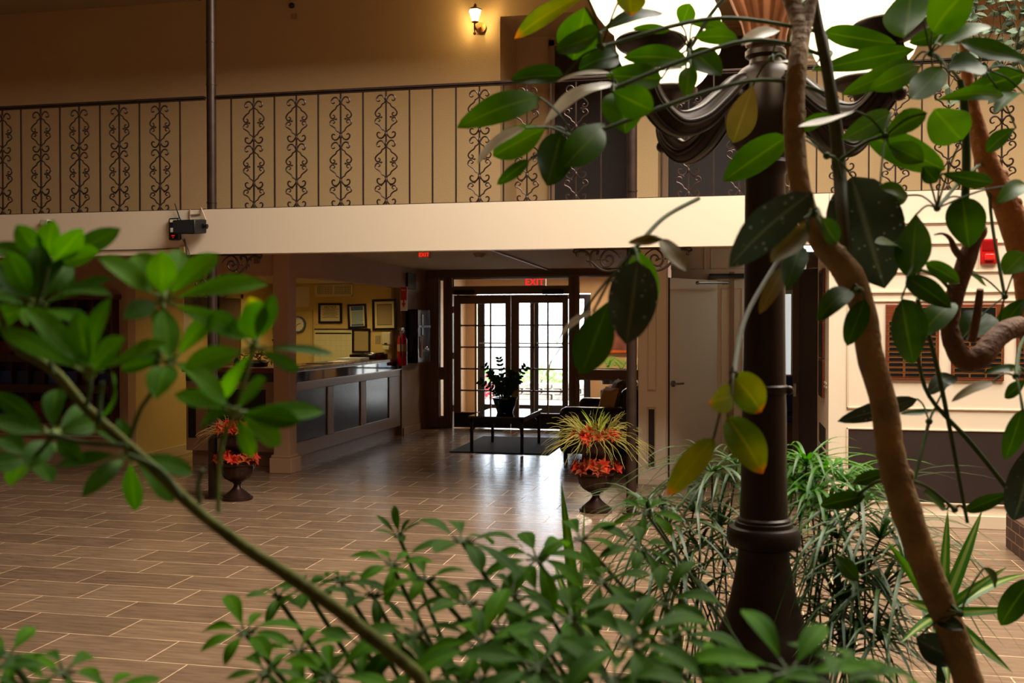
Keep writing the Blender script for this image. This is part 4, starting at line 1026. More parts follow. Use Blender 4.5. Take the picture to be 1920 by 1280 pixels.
# office passage side: door frame on the side wall, thermometer panel, calendar
xs = xl+.0
def PXs(px, py): return PX(px, py, xl)
o = struct('door_10', MB().box((xl, 11.9, 0), (xl+.03, 11.97, 1.98)).box((xl, 12.7, 0), (xl+.03, 12.77, 1.98)).box((xl, 11.9, 1.92), (xl+.03, 12.77, 1.98)), mat('office_trim', (196, 170, 96), .5), bevel=.003)
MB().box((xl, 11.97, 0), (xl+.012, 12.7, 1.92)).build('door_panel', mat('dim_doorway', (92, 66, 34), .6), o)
a = PY(513, 623, YB-.0)
r = thing('key_rack', (a.x, YB, a.z), 'tall white plate with a column of black dots left of the column', 'plate')
MB().box((a.x-.045, YB-.02, a.z-.14), (a.x+.035, YB, a.z+.14)).build('plate', mat('cream_plate', (226, 214, 160), .5), r, bevel=.003)
for i in range(8): MB().sphere((a.x, YB-.022, a.z+.1-i*.024), .007, 8, 6).build('black_dot', m_black, r)
MB().sphere((a.x, YB-.022, a.z-.11), .016, 10, 6).build('black_knob', m_black, r)
a = PX(368, 590, xl)
r = thing('wall_calendar', (xl, a.y, a.z), 'paper calendar hung on the yellow passage wall behind the left post', 'calendar')
MB().box((xl, a.y-.32, a.z-.22), (xl+.01, a.y+.32, a.z+.24)).build('sheet', m_paper, r)
MB().box((xl+.01, a.y-.3, a.z+.02), (xl+.012, a.y+.3, a.z+.22)).build('photo', mat('calendar_photo', (90, 88, 60), .6, var=.6, vscale=9), r)
a = PX(399, 610, xl)
r = thing('tall_mirror', (xl, a.y, a.z), 'narrow black framed panel on the yellow passage wall', 'mirror')
MB().box((xl, a.y-.12, a.z-.36), (xl+.04, a.y+.12, a.z+.4)).build('frame', m_black, r, bevel=.004)
MB().box((xl+.04, a.y-.1, a.z-.33), (xl+.042, a.y+.1, a.z+.37)).build('mirror_face', m_bgloss, r)
# objects on the short counter
a = PY(478, 675, YW+.6)
r = thing('dried_arrangement', (a.x, YW+.6, 1.096), 'round wicker looking arrangement on the short counter top', 'arrangement')
g = random.Random(5); mb = MB(); cc = Vector((a.x, YW+.6, 1.12))
for i in range(90):
    a1 = g.uniform(0, 2*PI); el = g.uniform(.1, 1.5); dr = Vector((math.cos(a1)*math.cos(el)*1.4, math.sin(a1)*math.cos(el)*.8, math.sin(el))); q = cc+dr*g.uniform(.09, .15)
    mb.tube([q, q+Vector((g.uniform(-.05, .05), g.uniform(-.03, .03), g.uniform(-.04, .04)))], .006, 4)
mb.build('twig_ball', mat('grey_twigs', (110, 100, 78), .8), r); MB().lathe([(.1, -.02), (.14, -.02), (.15, .02), (.12, .05)], cc, 20).build('shallow_dish', m_dark, r)
a = PY(444, 676, YW+.6)
tag(MB().lathe([(.03, 0), (.035, .01), (.035, .07), (.02, .09), (.015, .1)], (a.x, YW+.6, 1.096), 16).build('glass_jar', mat('teal_glass', (60, 96, 104), .1, coat=.4), None, off=Vector((a.x, YW+.6, 1.096))), 'small blue grey jar at the left of the twig arrangement', 'jar')
# things on the long desk
def onk(px, py): return PZ(px, py, 1.1)
def deskbox(px, y, w, dp, h, m, nm, label, cat, rz=0, z=1.101):
    x = XC-.3; return tag(MB().box((x-w/2, y-dp/2, z), (x+w/2, y+dp/2, z+h), rz=rz).build(nm, m, None, bevel=.002, off=Vector((x, y, z))), label, cat)
deskbox(0, 10.75, .22, .3, .01, mat('yellow_folder', (190, 150, 60), .6), 'paper_folder', 'yellow folder lying on the near end of the long desk', 'folder', .2)
deskbox(0, 11.6, .24, .32, .008, m_black, 'clipboard', 'thin black clipboard lying mid way along the long desk', 'clipboard', .1)
deskbox(0, 12.3, .22, .3, .006, mat('white_sheet', (225, 222, 215), .7), 'paper_sheet', 'white sheets lying on the far half of the long desk', 'paper', -.15)
deskbox(0, 12.75, .3, .34, .035, mat('pale_binder', (190, 190, 185), .4), 'binder', 'pale flat binder on the desk near the black printer', 'binder', .0)
r = thing('card_printer', (XC-.3, 13.3, 1.1), 'low black and silver machine at the far end of the desk', 'printer')
MB().box((XC-.5, 13.1, 1.101), (XC-.12, 13.6, 1.17)).build('case', m_bgloss, r, bevel=.01); MB().box((XC-.3, 13.14, 1.17), (XC-.14, 13.5, 1.19)).build('silver_lid', m_chrome, r, bevel=.004)
tag(MB().box((XC-.22, 10.42, 1.101), (XC-.2, 10.56, 1.3)).build('leaflet_holder', mat('white_teal', (190, 220, 222), .4), None, off=Vector((XC-.21, 10.5, 1.101))), 'thin upright white leaflet holder beside the slim column', 'leaflet holder')

# ------------------------------------------------------------------ corridor wall: extinguisher, sign, phone box, grille
X0 = XC
Yx = lambda px: PX(px, 640, X0).y
a = PX(758, 650, X0+.1); c = Vector((X0+.071, a.y, 1.0))
r = thing('fire_extinguisher', (X0, c.y, c.z), 'red fire extinguisher hung on the corridor wall by the phone box', 'fire extinguisher')
m_ext_red = mat('extinguisher_red', (150, 12, 12), .25)
MB().lathe([(.065, 0), (.07, .01), (.07, .36), (.055, .41), (.025, .44), (.02, .46)], c, 24).build('cylinder', m_ext_red, r)
MB().lathe([(.071, .2), (.071, .3)], c, 24, cap=False).build('label_band', mat('tan_label', (150, 120, 90), .6), r)
MB().cyl(c+Vector((0, 0, .45)), c+Vector((0, 0, .5)), .022, 12).box(c+Vector((-.012, -.07, .49)), c+Vector((.012, .05, .505))).box(c+Vector((-.01, -.08, .515)), c+Vector((.01, .03, .53))).build('valve_handle', m_steel, r)
MB().tube(smoothpath([c+Vector((0, -.02, .47)), c+Vector((.0, -.09, .47)), c+Vector((.01, -.1, .35)), c+Vector((.01, -.09, .12))]), .01, 8).build('hose', m_black, r)
a = PX(751, 560, X0)
r = thing('fire_sign', (X0, a.y, a.z), 'red and white fire sign with an arrow above the extinguisher', 'sign')
MB().box((X0, a.y-.01, a.z-.17), (X0+.1, a.y+.01, a.z+.17)).build('sign_board', mat('white_sign', (214, 200, 190), .3), r)
MB().box((X0+.004, a.y-.012, a.z-.02), (X0+.096, a.y-.01, a.z+.165)).build('red_field', m_red, r)
arrow = MB(); ya = a.y-.0135; arrow.add([(X0+.04, ya, a.z+.02), (X0+.06, ya, a.z+.02), (X0+.06, ya, a.z-.06), (X0+.078, ya, a.z-.06), (X0+.05, ya, a.z-.13), (X0+.022, ya, a.z-.06), (X0+.04, ya, a.z-.06)], [(0, 1, 2, 3, 4, 5, 6)]); arrow.build('arrow', m_red, r)
text_mesh('fire_letters', 'FIRE', .035, mat('white_plastic', (235, 235, 232), .5), r, (X0+.05, a.y-.0135, a.z+.12), (1, 0, 0), (0, 0, 1), .0005)
y0 = PX(783, 630, X0+.18).y; y1 = y0+.62
r = thing('wall_phone_box', (X0, (y0+y1)/2, 1.3), 'black wall box with a shiny chrome front near the entrance', 'phone box')
MB().box((X0, y0, 1.02), (X0+.18, y1, 1.79)).build('case', m_bgloss, r, bevel=.006)
MB().box((X0+.181, y0+.01, 1.03), (X0+.186, y1-.01, 1.78)).build('chrome_front', m_chrome, r)
t = MB(); xx = X0+.187
t.box((xx, y0+.01, 1.53), (xx+.006, y1-.01, 1.56)); t.box((xx, y0+.17, 1.42), (xx+.006, y0+.26, 1.72)); t.box((xx, y0+.2, 1.18), (xx+.006, y1-.06, 1.21)); t.build('dark_bars', m_black, r)
MB().tube(smoothpath([(xx+.02, y0+.22, 1.24), (xx+.03, y0+.3, 1.22), (xx+.03, y0+.4, 1.2), (xx+.02, y0+.48, 1.24)]), .02, 8).tube([(xx+.01, y0+.12, 1.1), (xx+.02, y0+.12, 1.4)], .018, 8).build('handset', m_chrome, r)
a = PX(769, 528, X0); 
tag(MB().box((X0, a.y-.2, a.z-.11), (X0+.03, a.y+.2, a.z+.12)).build('wall_grille', m_black, None, bevel=.006, off=Vector((X0, a.y, a.z))), 'black square grille high on the corridor wall', 'grille')

# recessed lights in the office ceiling
for i, (x, y) in enumerate(((-5.55, 11.2), (-4.95, 11.9), (-4.95, 13.0), (-5.9, 12.8))):
    nm = ('recessed office light nearest the passage', 'recessed office light over the near half of the desk', 'recessed office light over the far end of the desk', 'recessed office light at the back by the office door')[i]
    r = thing('downlight', (x, y, 2.16), nm, 'ceiling light', 'recessed lights in the office ceiling')
    MB().lathe([(.075, -.006), (.095, -.006), (.095, 0), (.075, 0), (.075, -.006)], (x, y, 2.16), 28, cap=False).build('trim_ring', mat('brass_ring', (180, 130, 70), .3, .8), r)
    MB().lathe([(1e-4, -.003), (.075, -.003)], (x, y, 2.16), 28, cap=False).build('lamp_disc', mat('warm_lamp_disc', (255, 220, 150), .5, emit=(255, 214, 130), es=5), r)
    l = bpy.data.lights.new('downlight_lamp', 'SPOT'); l.energy = 26; l.color = (1, .78, .38); l.spot_size = math.radians(150); l.spot_blend = .8; l.shadow_soft_size = .07
    lo = bpy.data.objects.new('downlight_lamp', l); COL.objects.link(lo); lo.location = (x, y, 2.14)

# ------------------------------------------------------------------ brochure rack on the lobby wall
yk = YW-.16
xa = PY(-70, 700, yk).x; xb = PY(205, 700, yk).x
Zk = lambda py: PY(100, py, yk).z
r = thing('brochure_rack', ((xa+xb)/2, YW, Zk(795)), 'dark reddish wooden brochure rack on the lobby wall behind the left plant', 'rack')
z0, z1 = Zk(793), Zk(562)
MB().box((xa, YW-.03, z0), (xb, YW-.001, z1)).build('back_board', mat('dark_red_wood', (56, 16, 8), .45, var=.2), r)
m_dr = mat('dark_red_wood', (56, 16, 8), .45, var=.2)
f = MB(); f.box((xa-.02, yk, z0), (xa, YW, z1)); f.box((xb, yk, z0), (xb+.02, YW, z1)); f.build('side_board', m_dr, r, bevel=.004)
MB().box((xa-.05, yk-.03, z1), (xb+.05, YW, z1+.06)).build('cornice', mat('rack_cornice', (84, 34, 16), .4), r, bevel=.01)
rows = [z0+.02+i*(z1-z0-.02)/4 for i in range(4)]
for z in rows: MB().box((xa, yk, z-.02), (xb, YW-.03, z)).build('shelf', m_dr, r)
for z in rows: MB().box((xa, yk-.006, z), (xb, yk+.004, z+.07)).build('front_lip', m_dr, r)
ncol = 9; cw = (xb-xa)/ncol
dv = MB()
for j in range(1, ncol): dv.box((xa+cw*j-.006, yk+.01, z0), (xa+cw*j+.006, YW-.03, z1))
dv.build('divider', m_dr, r)
g = random.Random(9); cols = [((20, 40, 96), 'blue'), ((96, 14, 12), 'red'), ((14, 24, 50), 'navy'), ((120, 26, 20), 'red'), ((30, 60, 130), 'blue'), ((60, 12, 10), 'maroon')]
rn = ['bottom', 'second lowest', 'second highest', 'top']
for i, z in enumerate(rows):
    for j in range(ncol):
        c_, cn = cols[g.randrange(len(cols))]
        x = xa+cw*(j+.5); b = MB().box((x-cw*.4, YW-.1, z+.002), (x+cw*.4, YW-.085, z+.215), tilt=('X', -.12)).build('brochure', mat('brochure_%s_%d' % (cn, c_[0]), c_, .45), None, off=Vector((x, YW-.09, z)))
        tag(b, '%s brochure in the %s row of the rack, %s from its right end' % (cn, rn[i], ['ninth', 'eighth', 'seventh', 'sixth', 'fifth', 'fourth', 'third', 'second', 'first'][j]), 'brochure', 'brochures in the wooden rack')
# ------------------------------------------------------------------ planters
def brick_mat():
    m = bpy.data.materials.new('dark_brick'); m.use_nodes = True
    nt = m.node_tree; N = nt.nodes; L = nt.links; b = N['Principled BSDF']
    tc = N.new('ShaderNodeTexCoord'); sp = N.new('ShaderNodeSeparateXYZ'); L.new(tc.outputs['Object'], sp.inputs[0])
    ad = N.new('ShaderNodeMath'); L.new(sp.outputs['X'], ad.inputs[0]); L.new(sp.outputs['Y'], ad.inputs[1])
    cb = N.new('ShaderNodeCombineXYZ'); L.new(ad.outputs[0], cb.inputs['X']); L.new(sp.outputs['Z'], cb.inputs['Y'])
    br = N.new('ShaderNodeTexBrick'); br.inputs['Scale'].default_value = 1; br.inputs['Brick Width'].default_value = .2; br.inputs['Row Height'].default_value = .075
    br.inputs['Mortar Size'].default_value = .005; br.inputs['Color1'].default_value = (*lin((84, 56, 44)), 1); br.inputs['Color2'].default_value = (*lin((60, 42, 36)), 1)
    br.inputs['Mortar'].default_value = (*lin((150, 118, 84)), 1); L.new(cb.outputs[0], br.inputs['Vector']); L.new(br.outputs['Color'], b.inputs['Base Color'])
    b.inputs['Roughness'].default_value = .75; return m
m_brick = brick_mat(); m_soil = mat('dark_soil', (46, 34, 26), .95, bump=1.0, bscale=40, var=.3, vscale=20)
r = thing('brick_planter', (2.9, 6.1, 0), 'low dark brick planter at the right edge of the tiled floor', 'planter')
MB().box((1.9, 4.5, 0), (4.2, 7.75, .24)).build('brick_wall', m_brick, r, bevel=.006)
MB().box((2.05, 4.65, .2), (4.05, 7.6, .245)).build('soil', m_soil, r)
SZ = .26
r = thing('brick_planter', (1.2, 2.3, 0), 'brick planter bed that the lamp post and foreground plants grow from', 'planter')
b = MB(); b.box((-.85, 1.0, 0), (-.75, 3.5, .3)); b.box((3.3, 1.0, 0), (3.4, 3.5, .3)); b.box((-.75, 1.0, 0), (3.3, 1.1, .3)); b.box((-.75, 3.42, 0), (3.3, 3.5, .3)); b.build('brick_wall', m_brick, r, bevel=.006)
MB().box((-.75, 1.1, 0), (3.3, 3.42, SZ)).build('soil', m_soil, r)

# ------------------------------------------------------------------ the lamp post
m_lamp = mat('dark_bronze_cast', (42, 28, 21), .42, .3, var=.2, vscale=10); m_urncap = mat('lamplit_bronze_cast', (120, 72, 44), .34, .5, var=.2, vscale=10)  # finial bronze carries the globes' light in its lighter, redder colour
lc = P(1433, 700, 3.2); LX, LY = lc.x, lc.y
zl = lambda py, d=3.2: 1.56+(610-py)*d/F
r = thing('lamp_post', (LX, LY, SZ), 'tall dark bronze lamp post with four glowing round globes', 'lamp post')
prof = [(.2, SZ), (.2, .3), (.205, .34), (.19, .36), (.19, .44), (.2, .46), (.2, .485), (.185, .5), (.19, .515), (.172, .53), (.165, .56), (.14, .6), (.122, .64), (.104, .7), (.09, .77), (.082, .82), (.079, .845), (.079, .86), (.108, .872), (.113, .885), (.113, .915), (.105, .928), (.09, .932), (.088, .945), (.076, .95)]
MB().lathe(prof, (LX, LY, 0), 36).build('flared_base', m_lamp, r)
z9 = zl(976)
MB().lathe([(.076, .95), (.075, z9-.01), (.081, z9-.004), (.082, z9+.006), (.074, z9+.012), (.071, z9+.1), (.068, 1.3), (.066, 1.345), (.074, 1.35), (.076, 1.37), (.066, 1.376), (.063, 1.6), (.061, 2.0), (.062, zl(330))], (LX, LY, 0), 32).build('shaft', m_lamp, r)
MB().sphere((LX+.075, LY-.02, 1.36), .014, 10, 8).build('side_knob', m_lamp, r)
z3 = zl(330)
MB().lathe([(.062, z3), (.075, z3+.02), (.078, z3+.035), (.066, z3+.05), (.1, z3+.1), (.12, z3+.16), (.12, z3+.2), (.11, z3+.25), (.1, z3+.3), (.075, z3+.33), (.05, z3+.345), (.048, z3+.36), (.062, z3+.37), (.062, z3+.385), (.046, z3+.4)], (LX, LY, 0), 32, flutes=8, fl=.03, z0=z3+.09, z1=z3+.31).build('hub', m_lamp, r)
MB().lathe([(.046, z3+.4), (.06, z3+.405), (.062, z3+.43), (.072, z3+.47), (.095, z3+.52), (.115, z3+.57), (.118, z3+.63), (.105, z3+.66), (.06, z3+.72), (.035, z3+.8), (.03, z3+.86), (.045, z3+.9), (.02, z3+.96), (.002, z3+1.0)], (LX, LY, 0), 64, flutes=20, fl=.035, z0=z3+.405, z1=z3+.65).build('fluted_finial', m_urncap, r)
m_globe = mat('lit_opal_glass', (255, 244, 220), .2, emit=(255, 232, 190), es=3.0)
for i, (dx, dy) in enumerate(((-.85, -.53), (.53, -.85), (-.53, .85), (.85, .53))):
    R0 = .46; ux = Vector((dx*math.cos(TH)-dy*math.sin(TH)*1, dx*math.sin(TH)+dy*math.cos(TH), 0)).normalized()
    q = lambda rr, z: Vector((LX, LY, 0))+ux*rr+Vector((0, 0, z))
    path = smoothpath([q(.07, 2.31), q(.12, 2.295), q(.19, 2.235), q(.27, 2.175), q(.36, 2.15), q(.43, 2.185), q(.47, 2.24), q(R0+.012, 2.3), q(R0, 2.335)], 6)
    n = len(path); rad = [(.024+.013*math.sin(PI*k/(n-1))) for k in range(n)]
    a = MB(); a.tube(path, rad, 16)
    sd = ux.cross(Vector((0, 0, 1)))
    for s_ in (-.75, -.25, .25, .75):     # raised ribs along the arm
        pp = []
        for k in range(n):
            t = (path[min(n-1, k+1)]-path[max(0, k-1)]).normalized(); nn_ = sd.cross(t)*-1
            pp.append(path[k]+sd*(math.sin(s_*1.9)*rad[k])+nn_*(math.cos(s_*1.9)*rad[k]))
        a.tube(pp, .005, 6)
        pp2 = [path[k]*2-pp[k] for k in range(n)]; a.tube(pp2, .005, 6)
    ao = a.build('scroll_arm', m_lamp, r)
    MB().sphere(q(.13, 2.26), .034, 12, 8).build('scroll_boss', m_lamp, ao); MB().sphere(q(.49, 2.19), .022, 10, 6).build('scroll_boss', m_lamp, ao)
    MB().lathe([(.03, -.04), (.035, -.02), (.06, -.008), (.09, .006), (.1, .016), (.102, .03), (.096, .036), (.05, .03)], q(R0, 2.35), 32).build('globe_cup', m_lamp, r)
    MB().lathe([(.075, 0), (.085, .01), (.12, .04), (.155, .085), (.18, .14), (.188, .2), (.18, .26), (.152, .32), (.1, .365), (.04, .385), (.002, .388)], q(R0, 2.375), 40).build('glass_globe', m_globe, r)

# ------------------------------------------------------------------ foliage materials
L_dark = leaf_mat('big_leaf_dark', (34, 60, 10), (52, 84, 16), .4, midrib=(84, 112, 36), trans=.3)
L_mid = leaf_mat('big_leaf_green', (50, 90, 10), (74, 114, 16), .4, midrib=(104, 136, 40), trans=.35)
L_yel = leaf_mat('yellowing_leaf', (80, 104, 14), (136, 136, 24), .45, midrib=(150, 150, 50), tip=(214, 110, 30), trans=.4)
L_old = leaf_mat('olive_brown_leaf', (92, 86, 34), (120, 100, 52), .5, midrib=(140, 120, 60), trans=.2)
L_dust = leaf_mat('dusty_grey_leaf', (44, 58, 38), (60, 74, 52), .3, midrib=(110, 116, 90), trans=.12, speck=True, spec=.5)
L_glare = leaf_mat('painted_glare_leaf', (176, 166, 140), (206, 198, 178), .3, midrib=(200, 196, 170), trans=.3)  # sky glare on these leaves is put into the base colour
L_sm = leaf_mat('small_umbrella_leaf', (56, 108, 4), (84, 138, 8), .62, midrib=(110, 160, 30), trans=.42, spec=.1)
L_sm2 = leaf_mat('small_umbrella_leaf_deep', (42, 82, 4), (62, 106, 10), .6, midrib=(88, 132, 28), trans=.36, spec=.12)
L_smy = leaf_mat('small_leaf_yellow', (70, 130, 16), (96, 146, 20), .4, tip=(226, 214, 30), trans=.4)
m_bark = mat('tan_bark', (150, 120, 74), .7, bump=.8, bscale=50, var=.3, vscale=14)
m_bark2 = mat('grey_tan_bark', (142, 112, 76), .7, bump=.7, bscale=60, var=.3, vscale=20)
m_stem = mat('green_stem', (60, 84, 26), .7, var=.2, vscale=20)
m_stemd = mat('olive_stem', (66, 66, 34), .6, var=.25, vscale=30)
m_pale_stem = mat('pale_green_stem', (104, 130, 50), .7, var=.15)

def ppath(pts, k=5):     # (px, py, depth, width px) -> centre line and radii
    w = [P(a, b, c) for a, b, c, _ in pts]; sm = smoothpath(w, k); rr = []
    for i in range(len(sm)):
        t = i/k; j = min(len(pts)-2, int(t)); u = t-j; wd = pts[j][3]*(1-u)+pts[j+1][3]*u; dd = pts[j][2]*(1-u)+pts[j+1][2]*u; rr.append(wd*dd/F/2)
    return sm, rr
def woody(nm, pts, m, parent, root=None, knots=0, n=12, k=5):
    sm, rr = ppath(pts, k); g = random.Random(len(pts)*7+int(pts[0][0]))
    if root is not None:
        sm = smoothpath([sm[0].lerp(Vector(root), 0), sm[0]], 1)[:1] and sm
        rp = smoothpath([Vector(root), Vector(root).lerp(sm[0], .5)+Vector((.01, .0, 0)), sm[0]], 4); sm = rp[:-1]+sm; rr = [rr[0]*1.12]*(len(rp)-1)+rr
    mb = MB(); mb.tube(sm, [q*(1+g.uniform(-.05, .05)) for q in rr], n)
    for i in range(knots):
        j = g.randrange(2, len(sm)-2); a = g.uniform(0, 6.28); mb.sphere(sm[j]+Vector((math.cos(a), math.sin(a)*.6, .1))*rr[j]*.75, rr[j]*.5, 8, 6)
    return mb.build(nm, m, parent)

# ------------------------------------------------------------------ big-leaved umbrella trees
# leaf: base x, y, tip x, y, width (px), kind
KM = {'d': L_dark, 'm': L_mid, 'y': L_yel, 'o': L_old, 'g': L_dust, 'p': L_glare}
LV = [
 (1100, -10, 964, 73, 36, 'y'), (1098, 14, 1074, 112, 78, 'm'), (1125, 62, 1042, 92, 62, 'd'), (1122, 62, 1243, 25, 34, 'd'), (1180, -35, 1182, 30, 54, 'y'),
 (1057, 142, 957, 150, 46, 'd'), (1145, 137, 1045, 153, 22, 'p'), (1012, 182, 856, 240, 56, 'm'), (1155, 157, 1018, 236, 44, 'p'), (1240, 148, 1136, 142, 46, 'm'),
 (1290, 116, 1168, 108, 42, 'm'), (1160, 105, 1085, 130, 50, 'd'), (1150, 172, 1224, 208, 60, 'm'), (1165, 172, 1172, 250, 78, 'm'), (1135, 232, 1056, 314, 62, 'm'),
 (1052, 250, 1026, 348, 66, 'd'), (1022, 240, 924, 292, 62, 'm'), (985, 240, 895, 306, 38, 'p'), (992, 300, 932, 346, 24, 'd'), (1286, 128, 1206, 136, 22, 'p'),
 (1294, 125, 1286, 184, 34, 'm'), (1298, 95, 1352, 142, 48, 'd'), (1304, 70, 1384, 72, 30, 'm'), (1297, 46, 1366, 55, 24, 'm'), (1278, 48, 1294, 6, 36, 'm'), (1256, 58, 1186, 54, 18, 'm'),
 (1412, 160, 1374, 268, 52, 'o'), (1462, 57, 1390, 84, 42, 'p'), (1476, 256, 1355, 340, 60, 'm'), (1522, 362, 1366, 502, 80, 'g'), (1598, 332, 1658, 540, 128, 'g'),
 (1718, 402, 1708, 522, 62, 'm'), (1596, 544, 1532, 602, 42, 'd'), (1622, 562, 1588, 648, 40, 'd'), (1240, 448, 1178, 455, 22, 'o'), (1240, 448, 1286, 508, 30, 'o'),
 (1200, 472, 1222, 572, 62, 'm'), (1196, 490, 1174, 645, 86, 'g'), (1142, 566, 1090, 702, 70, 'd'), (1112, 584, 1040, 656, 26, 'p'), (1040, 668, 1024, 712, 6, 'o'),
 (1372, 702, 1428, 772, 64, 'y'), (1372, 742, 1328, 754, 52, 'y'), (1364, 782, 1430, 888, 66, 'y'), (1338, 822, 1252, 928, 48, 'y'), (1512, 432, 1446, 492, 46, 'o'),
 (1472, 500, 1424, 588, 30, 'o'), (1502, 460, 1474, 542, 42, 'd'), (1545, 60, 1680, 82, 42, 'm'), (1524, 132, 1716, 92, 38, 'd'), (1450, 115, 1530, 112, 22, 'p'),
 (1710, -30, 1696, 70, 80, 'm'), (1748, 60, 1822, -25, 84, 'm'), (1780, 58, 1704, 80, 32, 'd'), (1765, 86, 1858, 50, 34, 'm'), (1800, 80, 1925, 112, 48, 'd'),
 (1712, 115, 1578, 178, 38, 'm'), (1726, 125, 1630, 168, 40, 'm'), (1766, 126, 1708, 186, 54, 'm'), (1776, 130, 1845, 124, 62, 'd'), (1922, 138, 1808, 172, 46, 'd'),
 (1755, 188, 1882, 180, 30, 'm'), (1802, 262, 1752, 205, 74, 'm'), (1738, 212, 1662, 256, 46, 'm'), (1672, 212, 1578, 262, 42, 'm'), (1625, 252, 1772, 318, 58, 'm'),
 (1665, 270, 1732, 304, 44, 'm'), (1765, 325, 1862, 342, 32, 'd'), (1730, 312, 1757, 342, 32, 'd'), (1602, 208, 1496, 238, 24, 'p'), (1805, 370, 1816, 464, 66, 'd'),
 (1702, 366, 1666, 376, 24, 'd'), (1922, 345, 1868, 382, 34, 'm'), (1924, 178, 1864, 215, 38, 'm'), (1540, 406, 1570, 456, 38, 'd'), (1700, 520, 1784, 578, 42, 'd'),
 (1735, 492, 1800, 530, 32, 'm'), (1815, 510, 1850, 536, 26, 'm'), (1690, 560, 1712, 682, 76, 'd'), (1725, 632, 1792, 568, 50, 'm'), (1802, 640, 1858, 590, 64, 'd'),
 (1922, 474, 1882, 514, 46, 'm'), (1790, 704, 1740, 740, 34, 'g'), (1862, 716, 1784, 753, 22, 'o'), (1720, 748, 1570, 790, 34, 'g'), (1756, 768, 1688, 776, 16, 'd'),
 (1918, 692, 1843, 700, 18, 'd'), (1924, 712, 1884, 746, 26, 'd'), (1916, 768, 1884, 862, 34, 'd'), (1930, 835, 1900, 975, 76, 'g'), (1775, 955, 1732, 922, 42, 'd'),
 (1810, 958, 1888, 926, 26, 'd'), (1935, 1085, 1876, 1172, 46, 'd'), (1718, 1198, 1796, 1238, 56, 'g'), (1845, 1064, 1868, 1098, 30, 'd'), (1756, 1160, 1808, 1180, 28, 'g'),
 (1622, 930, 1538, 948, 32, 'd'), (1600, 905, 1664, 884, 24, 'd'), (1690, 470, 1640, 455, 30, 'm'), (1650, 350, 1700, 372, 30, 'm'), (1905, 240, 1850, 285, 34, 'd'),
 (1565, 1040, 1610, 1090, 30, 'd'), (1870, 630, 1922, 560, 36, 'd'), (1490, 250, 1560, 215, 26, 'm'), (1460, 470, 1520, 420, 34, 'o'),
]
HB = [ # hub px, py, depth, petiole start (point on the wood: px, py, depth)
 (1128, 88, 2.05, (1548, 62, 2.3), (1345, 34)), (1150, 165, 2.05, (1556, 108, 2.3), (1400, 76)), (1080, 262, 2.0, (1560, 178, 2.3), (1400, 152)), (1292, 92, 2.35, (1640, -20, 2.5), (1400, -30)),
 (1550, 292, 2.15, (1575, 330, 2.2), None), (1448, 110, 2.3, (1478, 120, 2.3), None), (1556, 100, 2.45, (1545, 130, 2.3), None), (1745, 100, 2.25, (1830, 200, 2.7), None),
 (1757, 390, 2.2, (1850, 300, 2.7), None), (1660, 255, 2.15, (1575, 300, 2.2), None), (1722, 505, 2.1, (1795, 560, 2.5), None), (1884, 556, 2.5, (1852, 300, 2.7), None),
 (1742, 790, 2.3, (1700, 960, 2.2), None), (1188, 470, 1.8, (1310, 372, 2.0), None), (1376, 700, 1.75, (1470, 470, 2.1), (1400, 590)), (1525, 400, 1.7, (1560, 470, 2.2), None),
 (1845, 130, 2.35, (1830, 190, 2.7), None), (1905, 705, 2.2, (1930, 620, 2.5), None), (1790, 955, 2.4, (1710, 900, 2.2), None), (1800, 1150, 2.1, (1765, 1120, 2.2), None), (1605, 930, 2.5, (1690, 900, 2.2), None), (1930, 1000, 2.3, (1940, 1150, 2.5), None), (1612, 545, 2.0, (1610, 560, 2.2), None),
]
rootA = P(1850, 1340, 2.15); rootA = Vector((rootA.x, max(1.25, rootA.y), SZ-.03))
TA = thing('umbrella_tree', rootA+Vector((0, 0, .03)), 'big leaved umbrella tree with the bent tan trunk crossing right of the lamp post', 'tree')
rootB = Vector((P(1985, 1200, 2.65).x, P(1985, 1200, 2.65).y, SZ-.03))
TB = thing('umbrella_tree', rootB+Vector((0, 0, .03)), 'umbrella tree at the right edge with orange tan trunk and curled bare branch', 'tree')
woody('trunk', [(1820, 1290, 2.15, 54), (1790, 1200, 2.15, 52), (1745, 1085, 2.15, 54), (1700, 960, 2.15, 56), (1670, 850, 2.15, 52), (1658, 760, 2.15, 48), (1630, 660, 2.15, 50), (1622, 595, 2.15, 46), (1592, 515, 2.15, 52), (1535, 445, 2.15, 44), (1502, 360, 2.15, 38), (1489, 240, 2.18, 38), (1494, 130, 2.2, 36), (1502, 60, 2.25, 34), (1488, 10, 2.3, 34), (1462, -60, 2.35, 32)], m_bark, TA, root=rootA, knots=8, n=14)
woody('branch', [(1496, 110, 2.2, 24), (1512, 50, 2.25, 22), (1530, -40, 2.3, 20)], m_bark2, TA)
woody('young_stem', [(1590, 505, 2.16, 20), (1580, 400, 2.2, 24), (1574, 320, 2.25, 26), (1566, 230, 2.25, 24), (1549, 120, 2.27, 22), (1528, 20, 2.3, 20), (1518, -60, 2.3, 18)], m_stemd, TA)
woody('trunk', [(1975, 900, 2.65, 66), (1960, 700, 2.65, 66), (1932, 520, 2.65, 60), (1906, 430, 2.65, 54), (1874, 355, 2.65, 46), (1846, 290, 2.65, 40), (1824, 205, 2.65, 28), (1812, 130, 2.65, 20), (1805, 40, 2.6, 14)], mat('orange_bark', (190, 122, 62), .65, bump=.8, bscale=60, var=.25, vscale=16), TB, root=rootB, knots=4, n=14)
